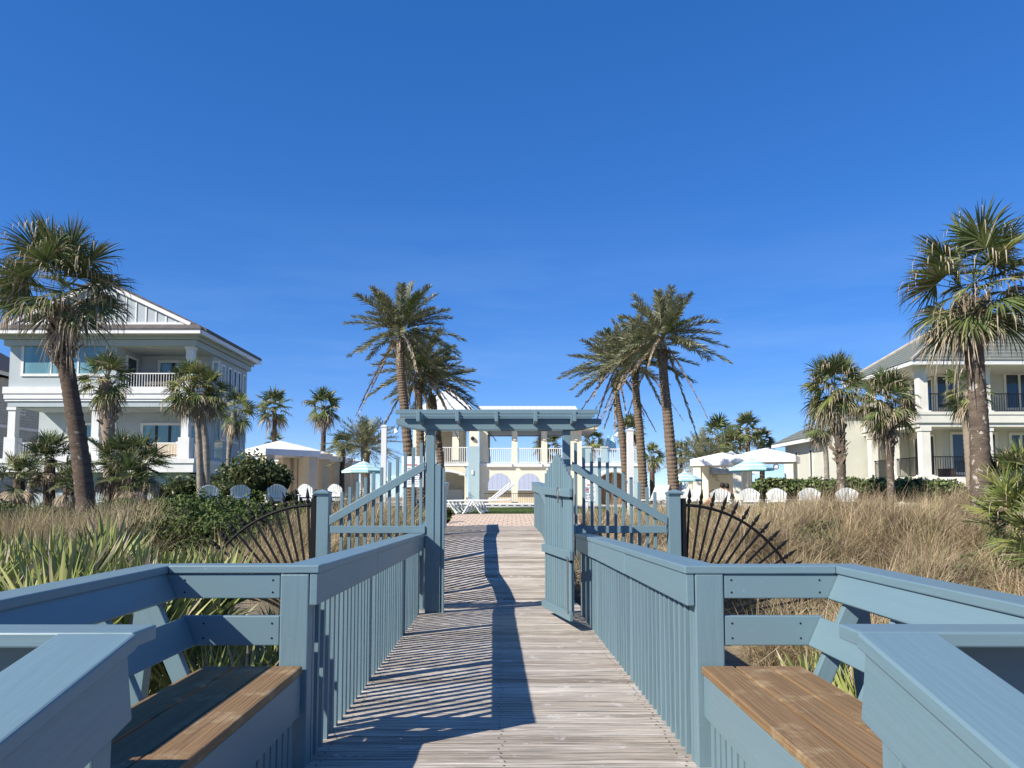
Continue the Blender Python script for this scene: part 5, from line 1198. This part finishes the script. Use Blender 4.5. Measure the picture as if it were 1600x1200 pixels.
# ------------------------------------------------------------------ adirondack chairs
def adirondack():
    t = thing('adirondack_chair', '', 'chair', (0, 0, 0), 'white adirondack chairs')
    # faces +y (towards the pool); seen from behind
    q = MB(); n = 7
    for k in range(n):
        u = (k-(n-1)/2)/((n-1)/2); xb, xt = u*.235, u*.345; zt_ = 1.0-.15*u*u
        b0 = Vector((xb, -.12, .30)); b1 = Vector((xt, -.12-.24*(zt_-.3)/.7, zt_))
        s = Vector((.034, 0, 0)); s1 = Vector((.049, 0, 0)); nn = Vector((0, .02, .008)); sl = .30*u/.345*.054
        e0, e1 = Vector((0, 0, sl)), Vector((0, 0, -sl))
        q.hexa([b0-s, b0+s, b0+s+nn, b0-s+nn, b1-s1+e0, b1+s1+e1, b1+s1+nn+e1, b1-s1+nn+e0])
    q.build('backrest', M['plastic'], t)
    q = MB()
    for k in range(6):
        y = -.10+k*.095; z = .30+.015*k; q.box(-.27, .27, y, y+.085, z, z+.022)
    q.build('seat', M['plastic'], t)
    q = MB(); q.beam((-.36, -.22, .50), (.36, -.22, .50), .06, .03); q.build('back_brace', M['plastic'], t)
    for s in (-1, 1):
        q = MB(); q.box(s*.36-.065, s*.36+.065, -.32, .46, .56, .582); q.build('armrest', M['plastic'], t)
        q = MB(); q.box(s*.34-.018, s*.34+.018, .36, .46, 0, .558); q.build('leg', M['plastic'], t)
        q = MB(); q.beam((s*.31, .44, .33), (s*.31, -.42, .03), .03, .10); q.beam((s*.34, -.26, .10), (s*.34, -.26, .557), .03, .05, (0, 1, 0)); q.build('leg', M['plastic'], t)
    return t
proto = adirondack(); first = True
ch = [(318.5, 758, 26.5, 30, 'white adirondack chair farthest left, in bluish shade above the juniper'), (368.5, 757.5, 27, 27, 'white adirondack chair second from the left, shaded, before the sea grape shrub'), (426, 757, 27.5, 26, 'white adirondack chair third from the left, before the first cabana'), (480, 756.5, 28, -26, 'sunlit white adirondack chair just left of the left capped post'), (527, 756.5, 28.5, -28, 'sunlit white adirondack chair behind the lowest pickets right of the left capped post'),
      (1082, 763.5, 27, -24, 'white adirondack chair right behind the right capped post'), (1131, 764, 26.5, -20, 'white adirondack chair with two heads showing behind it'), (1178, 765, 26, -26, 'white adirondack chair under the right striped umbrella, fourth from the right end'), (1223, 766, 25.5, -38, 'white adirondack chair turned so its arm shows, third from the right end'), (1271, 768, 24.8, -18, 'white adirondack chair before the hedge, second from the right end'), (1331, 768.5, 24.2, -22, 'white adirondack chair at the right end of the row, by the grass clump')]
for px, pt_, Y, rz, lab in ch:
    x = ax(px, pt_+15, Y); zt_ = az(pt_, Y); loc = (x, Y+.35, max(0, zt_-.88)); proto.scale = (.88, .88, .88)
    if first: proto.location = loc; proto.rotation_euler = (0, 0, R(rz)); proto['label'] = lab; first = False
    else: copy_tree(proto, loc, R(rz), lab)
# ------------------------------------------------------------------ pool loungers
def lounger(up=True):
    t = thing('pool_lounger', '', 'lounge chair', (0, 0, 0), 'white pool loungers')
    q = MB(); zs_ = .45; r = .024
    for s in (-1, 1): q.tube([(-1.15, s*.3, zs_), (.45, s*.3, zs_)], r, 6)
    q.tube([(-1.15, -.3, zs_), (-1.15, .3, zs_)], r, 6); q.build('frame', M['plastic'], t)
    for x, dx in ((-1.05, .30), (-.28, -.26), (-.2, .30)):
        for s in (-1, 1):
            q = MB(); q.tube([(x, s*.3, zs_), (x+dx*.8, s*.3, .07), (x+dx, s*.3, .022)], r, 6); q.build('leg', M['plastic'], t)
        q = MB(); q.tube([(x+dx, -.3, .022), (x+dx, .3, .022)], r, 6); q.build('foot_bar', M['plastic'], t)
    q = MB(); e = Vector((.78, 0, .62)) if up else Vector((.75, 0, .03)); b = Vector((.3, 0, zs_+.01))
    for s in (-1, 1): q.tube([b+Vector((0, s*.3, 0)), b+e+Vector((0, s*.3, 0))], r, 6)
    q.tube([b+e+Vector((0, -.3, 0)), b+e+Vector((0, .3, 0))], r, 6)
    for k in range(9): c_ = b+e*((k+.7)/9.5); q.beam(c_+Vector((0, -.3, 0)), c_+Vector((0, .3, 0)), .05, .012, Vector((-e.z, 0, e.x)))
    q.build('backrest', M['plastic'], t)
    q = MB()
    for k in range(16): x = -1.1+k*.088; q.box(x, x+.055, -.3, .3, zs_-.004, zs_+.010)
    q.build('seat', M['plastic'], t); return t
pu, pf = lounger(True), lounger(False)
lo = [(pf, 748, 26.9, 0, .0, 'lowest looking white lounger of the row on the lawn, nearest the boardwalk'), (pf, 752, 27.7, 1, 0, 'white lounger lying flat, second from the boardwalk on the lawn'),
      (pu, 751, 28.5, 0, 0, 'white lounger with raised back, nearest of three on the lawn'), (pu, 756, 29.3, 0, 0, 'white lounger with raised back, middle of three on the lawn'), (pu, 760, 30.1, 0, 0, 'white lounger with raised back, farthest of three on the lawn'),
      (pu, 1024, 33, 62, 0, 'white lounger with raised back left of the right capped post, leftmost of three'), (pu, 1036, 33.2, 62, 0, 'white lounger with raised back left of the right capped post, middle of three'), (pu, 1048, 33.4, 62, 0, 'white lounger with raised back directly over the right capped post')]
done = set()
for pr, px, Y, rz, z, lab in lo:
    loc = (ax(px, 785, Y), Y, z+.014)
    if id(pr) not in done: pr.location = loc; pr.rotation_euler = (0, 0, R(rz)); pr['label'] = lab; done.add(id(pr))
    else: copy_tree(pr, loc, R(rz), lab)
# ------------------------------------------------------------------ shower posts with arm and rose
for s, pa, pb, ptop, Y, lab in ((1, 595.3, 603.2, 663.5, 27, 'white square shower post with a small rose on its right, left of the arbor'), (-1, 980.5, 990, 669, 25, 'white square shower post with a small rose on its left, right of the arbor')):
    xa, xb = ax(pa, 710, Y), ax(pb, 710, Y); t = thing('shower_post', lab, 'shower', ((xa+xb)/2, Y, 0), 'white outdoor shower posts'); zt_ = az(ptop+1, Y); wv = xb-xa
    q = MB(); q.box(xa, xb, Y, Y+wv, 0, zt_-.06, axis=2); q.box(xa-.02, xb+.02, Y-.02, Y+wv+.02, zt_-.058, zt_-.02, axis=2); q.pyramid([(xa-.02, Y-.02, zt_-.019), (xb+.02, Y-.02, zt_-.019), (xb+.02, Y+wv+.02, zt_-.019), (xa-.02, Y+wv+.02, zt_-.019)], ((xa+xb)/2, Y+wv/2, zt_+.03)); q.build('post', M['white'], t)
    xo = xb if s > 0 else xa; za = az(ptop+3.5, Y)
    q = MB(); q.tube([(xo, Y+.08, za), (xo+s*.20, Y+.08, za+.015), (xo+s*.27, Y+.08, za-.02), (xo+s*.30, Y+.08, za-.06)], .012, 6); q.build('arm', M['steel'], t)
    q = MB(); q.tube([(xo+s*.29, Y+.08, za-.05), (xo+s*.31, Y+.08, za-.09), (xo+s*.35, Y+.08, za-.19), (xo+s*.355, Y+.08, za-.2)], [.015, .04, .085, .08], 9); q.build('rose', M['plastic'], t)
    q = MB(); q.tube([(xo+s*.01, Y+.05, 1.1), (xo+s*.08, Y+.05, 1.1)], .03, 8); q.build('valve', M['steel'], t)
# ------------------------------------------------------------------ notice boards
for pa, pb, pt_, pbm, Y, lab in ((627.5, 661.5, 713, 761, 25, 'white notice board with a red heading behind the left picket wing'), (913, 930, 748, 783, 25, 'white notice board mostly hidden behind the right picket wing')):
    xa, xb = ax(pa, 740, Y), ax(pb, 740, Y); z0, z1 = az(pbm, Y), az(pt_, Y); t = thing('notice_board', lab, 'sign', ((xa+xb)/2, Y, 0), 'white notice boards by the ramp')
    part(t, 'panel', M['plastic'], (xa, xb, Y, Y+.03, z0, z1))
    part(t, 'leg', M['white'], (xa+.03, xa+.12, Y+.031, Y+.11, 0, z1-.05)); part(t, 'leg', M['white'], (xb-.12, xb-.03, Y+.031, Y+.11, 0, z1-.05))
    q = MB(); W_ = xb-xa; h = z1-z0
    for a, b, z in ((.22, .72, .72), (.5, .62, .9), (.1, .4, .50)): q.box(xa+W_*a, xa+W_*b, Y-.004, Y-.001, z0+h*z-.02, z0+h*z+.02)
    q.build('red_lines', M['red'], t)
    q = MB(); rr3 = random.Random(5)
    for z in (.60, .55, .44, .38, .30, .24, .17, .10):
        x = xa+W_*.1
        while x < xb-W_*.14: w_ = rr3.uniform(.04, .12); q.box(x, min(x+w_, xb-W_*.1), Y-.004, Y-.001, z0+h*z-.011, z0+h*z+.011); x += w_+.03
    q.build('dark_lines', M['ink'], t)
# ------------------------------------------------------------------ people resting behind the chairs
def person(label, loc, rz, shirt, lean=-.35, arm=True):
    t = bpy.data.objects.new('person', bpy.data.meshes.new('person')); me = t.data
    J = {'pel': (0, 0, .42), 'sp': (0, -.10, .62), 'ch': (0, -.20, .84), 'nk': (0, -.235, .98), 'hd0': (0, -.225, 1.06), 'hd1': (0, -.235, 1.16),
         'sl': (-.19, -.19, .90), 'el': (-.27, -.02, .68), 'wl': (-.22, .20, .60), 'sr': (.19, -.19, .90), 'er': (.27, -.02, .68), 'wr': (.22, .20, .60),
         'hl': (-.10, .02, .42), 'kl': (-.13, .46, .50), 'al': (-.13, .66, .12), 'fl': (-.13, .82, .08), 'hr': (.10, .02, .42), 'kr': (.13, .46, .50), 'ar': (.13, .66, .12), 'fr': (.13, .82, .08)}
    names = list(J); ed = [('pel', 'sp'), ('sp', 'ch'), ('ch', 'nk'), ('nk', 'hd0'), ('hd0', 'hd1'), ('ch', 'sl'), ('sl', 'el'), ('el', 'wl'), ('ch', 'sr'), ('sr', 'er'), ('er', 'wr'), ('pel', 'hl'), ('hl', 'kl'), ('kl', 'al'), ('al', 'fl'), ('pel', 'hr'), ('hr', 'kr'), ('kr', 'ar'), ('ar', 'fr')]
    # five fingers per hand
    for s, wn in ((-1, 'wl'), (1, 'wr')):
        w_ = Vector(J[wn]); pn = 'p'+wn; J[pn] = tuple(w_+Vector((0, .07, -.015))); ed.append((wn, pn))
        for k in range(5):
            fn = '%s%d' % (pn, k); off = Vector(((k-1.5)*.021, .085-.008*abs(k-1.5), -.03)) if k < 4 else Vector((-s*.05, .03, -.01))
            J[fn] = tuple(Vector(J[pn])+off); ed.append((pn, fn))
    names = list(J)
    me.from_pydata([J[n] for n in names], [(names.index(a), names.index(b)) for a, b in ed], [])
    COL.objects.link(t)
    sk = t.modifiers.new('skin', 'SKIN'); t.modifiers.new('sub', 'SUBSURF').levels = 1
    rad = {'pel': .15, 'sp': .135, 'ch': .15, 'nk': .055, 'hd0': .085, 'hd1': .088, 'sl': .062, 'sr': .062, 'el': .045, 'er': .045, 'wl': .03, 'wr': .03, 'hl': .09, 'hr': .09, 'kl': .065, 'kr': .065, 'al': .042, 'ar': .042, 'fl': .035, 'fr': .035}
    for i, n in enumerate(names):
        r = rad.get(n, .026 if n in ('pwl', 'pwr') else .009); me.skin_vertices[0].data[i].radius = (r, r)
        me.skin_vertices[0].data[i].use_root = (n == 'pel')
    me.materials.append(M['skin'])
    tag(t, label, 'person', 'people resting behind the white chairs'); t.location = loc; t.rotation_euler = (0, 0, rz)
    q = MB(); q.ball((0, -.255, 1.155), .108, 12, 8, 0, (.88, 1.02, 1.08)); o = q.build('hair', M['hair']); o.parent = t
    q = MB(); q.tube([(0, .03, .36), (0, -.02, .46), (0, -.10, .62), (0, -.19, .80), (0, -.215, .90), (0, -.225, .945)], [.17, .17, .155, .185, .16, .07], 14); o = q.build('shirt', shirt); o.parent = t
    q = MB(); q.ball((0, -.135, 1.115), .018, 6, 5, 0, (.8, 1.2, 1.2)); o = q.build('nose', M['skin']); o.parent = t
    q = MB()
    for s in (-1, 1): q.ball((s*.033, -.148, 1.135), .011, 6, 5)
    o = q.build('eyes', M['ink']); o.parent = t
    return t
for px, py, Y, rz, sh, lab in ((1126.5, 757, 29.5, 8, M['shirt'], 'person with dark hair sitting behind the white chair, left of the two heads'), (1137, 758, 29.9, -10, M['shirt'], 'person in grey sitting behind the white chair, right of the two heads'), (1107, 768, 28.6, 40, M['shirtred'], 'person in rust coloured clothing reclining low between two white chairs')):
    c = at(px, py, Y)
    person(lab, (c.x, Y+.2, c.z-1.19), R(rz), sh)

# ------------------------------------------------------------------ labels of the setting
LB = {'boardwalk': ('weathered grey plank boardwalk running through the arbor', 'boardwalk'), 'dune_ground': ('sandy dune ground under the plants', 'ground'), 'lawn': ('green lawn strip before the pool', 'lawn'), 'pool_deck': ('pale concrete pool deck before the clubhouse', 'pool deck'),
      'paver_walk': ('beige paver landing at the end of the boardwalk', 'path'), 'dune_grass': ('brown and green dune grass on the right slope', 'grass'), 'dune_grass.001': ('tan dune grass on the left slope behind the iron fan', 'grass'), 'tall_seed_grass': ('tall seed stalks behind the picket wings', 'grass'), 'dark_dune_grass': ('darker brown dune grass tufts on the right slope, with low fill coloured as gap shade', 'grass'), 'green_dune_grass': ('greener patches of dune grass on the right slope', 'grass'), 'lawn_grass': ('short mown grass of the lawn', 'grass')}
for k, (a, b) in LB.items():
    o = bpy.data.objects.get(k)
    if o: tag(o, a, b)

# ------------------------------------------------------------------ light, sky, camera
Ls = Vector((1.115, .80, -1.0)).normalized()      # travel direction of the sunlight
sun = bpy.data.lights.new('sun', 'SUN'); sun.energy = 5.0; sun.angle = R(.5); sun.color = (1, .94, .83)
so = bpy.data.objects.new('sun', sun); COL.objects.link(so); so.rotation_euler = Ls.to_track_quat('-Z', 'Y').to_euler()
w = bpy.data.worlds.new('World'); sc.world = w; w.use_nodes = True; nt = w.node_tree
bg = nt.nodes['Background']; sky = nt.nodes.new('ShaderNodeTexSky'); sky.sky_type = 'NISHITA'; sky.sun_disc = False
sky.sun_elevation = math.asin(-Ls.z); sky.sun_rotation = math.atan2(-Ls.x, -Ls.y); sky.air_density = .6; sky.dust_density = 0.0; sky.ozone_density = 4.0; sky.altitude = 0
hs = nt.nodes.new('ShaderNodeHueSaturation'); hs.inputs['Saturation'].default_value = 1.62; hs.inputs['Hue'].default_value = .513
gm = nt.nodes.new('ShaderNodeGamma'); gm.inputs[1].default_value = .6; nt.links.new(sky.outputs[0], gm.inputs[0]); nt.links.new(gm.outputs[0], hs.inputs['Color']); tn = nt.nodes.new('ShaderNodeMix'); tn.data_type = 'RGBA'; tn.blend_type = 'MULTIPLY'; tn.inputs[0].default_value = 1; tn.inputs[7].default_value = (1.56, 1.62, 1.76, 1); nt.links.new(hs.outputs[0], tn.inputs[6]); 
tc = nt.nodes.new('ShaderNodeTexCoord'); mp = nt.nodes.new('ShaderNodeMapping'); mp.inputs['Scale'].default_value = (1.6, 1.6, 11); mp.inputs['Rotation'].default_value = (.06, .05, .4); nt.links.new(tc.outputs['Generated'], mp.inputs[0])
nz = nt.nodes.new('ShaderNodeTexNoise'); nz.inputs['Scale'].default_value = 1.3; nz.inputs['Detail'].default_value = 6; nz.inputs['Roughness'].default_value = .58; nt.links.new(mp.outputs[0], nz.inputs['Vector'])
r1 = nt.nodes.new('ShaderNodeValToRGB'); r1.color_ramp.elements[0].position = .46; r1.color_ramp.elements[1].position = .78; nt.links.new(nz.outputs[0], r1.inputs[0])
sp = nt.nodes.new('ShaderNodeSeparateXYZ'); nt.links.new(tc.outputs['Generated'], sp.inputs[0])
r2 = nt.nodes.new('ShaderNodeValToRGB'); e = r2.color_ramp.elements; e[0].position = .0; e[0].color = (.12, .12, .12, 1); e[1].position = .36; e[1].color = (0, 0, 0, 1); k_ = e.new(.17); k_.color = (.15, .15, .15, 1); nt.links.new(sp.outputs[2], r2.inputs[0])
ml = nt.nodes.new('ShaderNodeMath'); ml.operation = 'MULTIPLY'; nt.links.new(r1.outputs[0], ml.inputs[0]); nt.links.new(r2.outputs[0], ml.inputs[1])
cm = nt.nodes.new('ShaderNodeMix'); cm.data_type = 'RGBA'; nt.links.new(ml.outputs[0], cm.inputs[0]); nt.links.new(tn.outputs[2], cm.inputs[6]); cm.inputs[7].default_value = (3.6, 4.7, 6.0, 1)      # thin wisps
nt.links.new(cm.outputs[2], bg.inputs[0]); bg.inputs[1].default_value = .126
cam = bpy.data.cameras.new('camera'); co = bpy.data.objects.new('camera', cam); COL.objects.link(co); sc.camera = co
cam.sensor_width = 36; cam.lens = 36*F/1600; cam.clip_end = 3000; cam.clip_start = .05; cam.shift_y = 86/1600
co.location = (0, 0, E); co.rotation_euler = (math.pi/2+TH, 0, 0)
sc.view_settings.view_transform = 'Standard'; sc.view_settings.look = 'None'; sc.view_settings.exposure = .6; sc.view_settings.gamma = 1
sc.cycles.max_bounces = 6; sc.cycles.transparent_max_bounces = 4
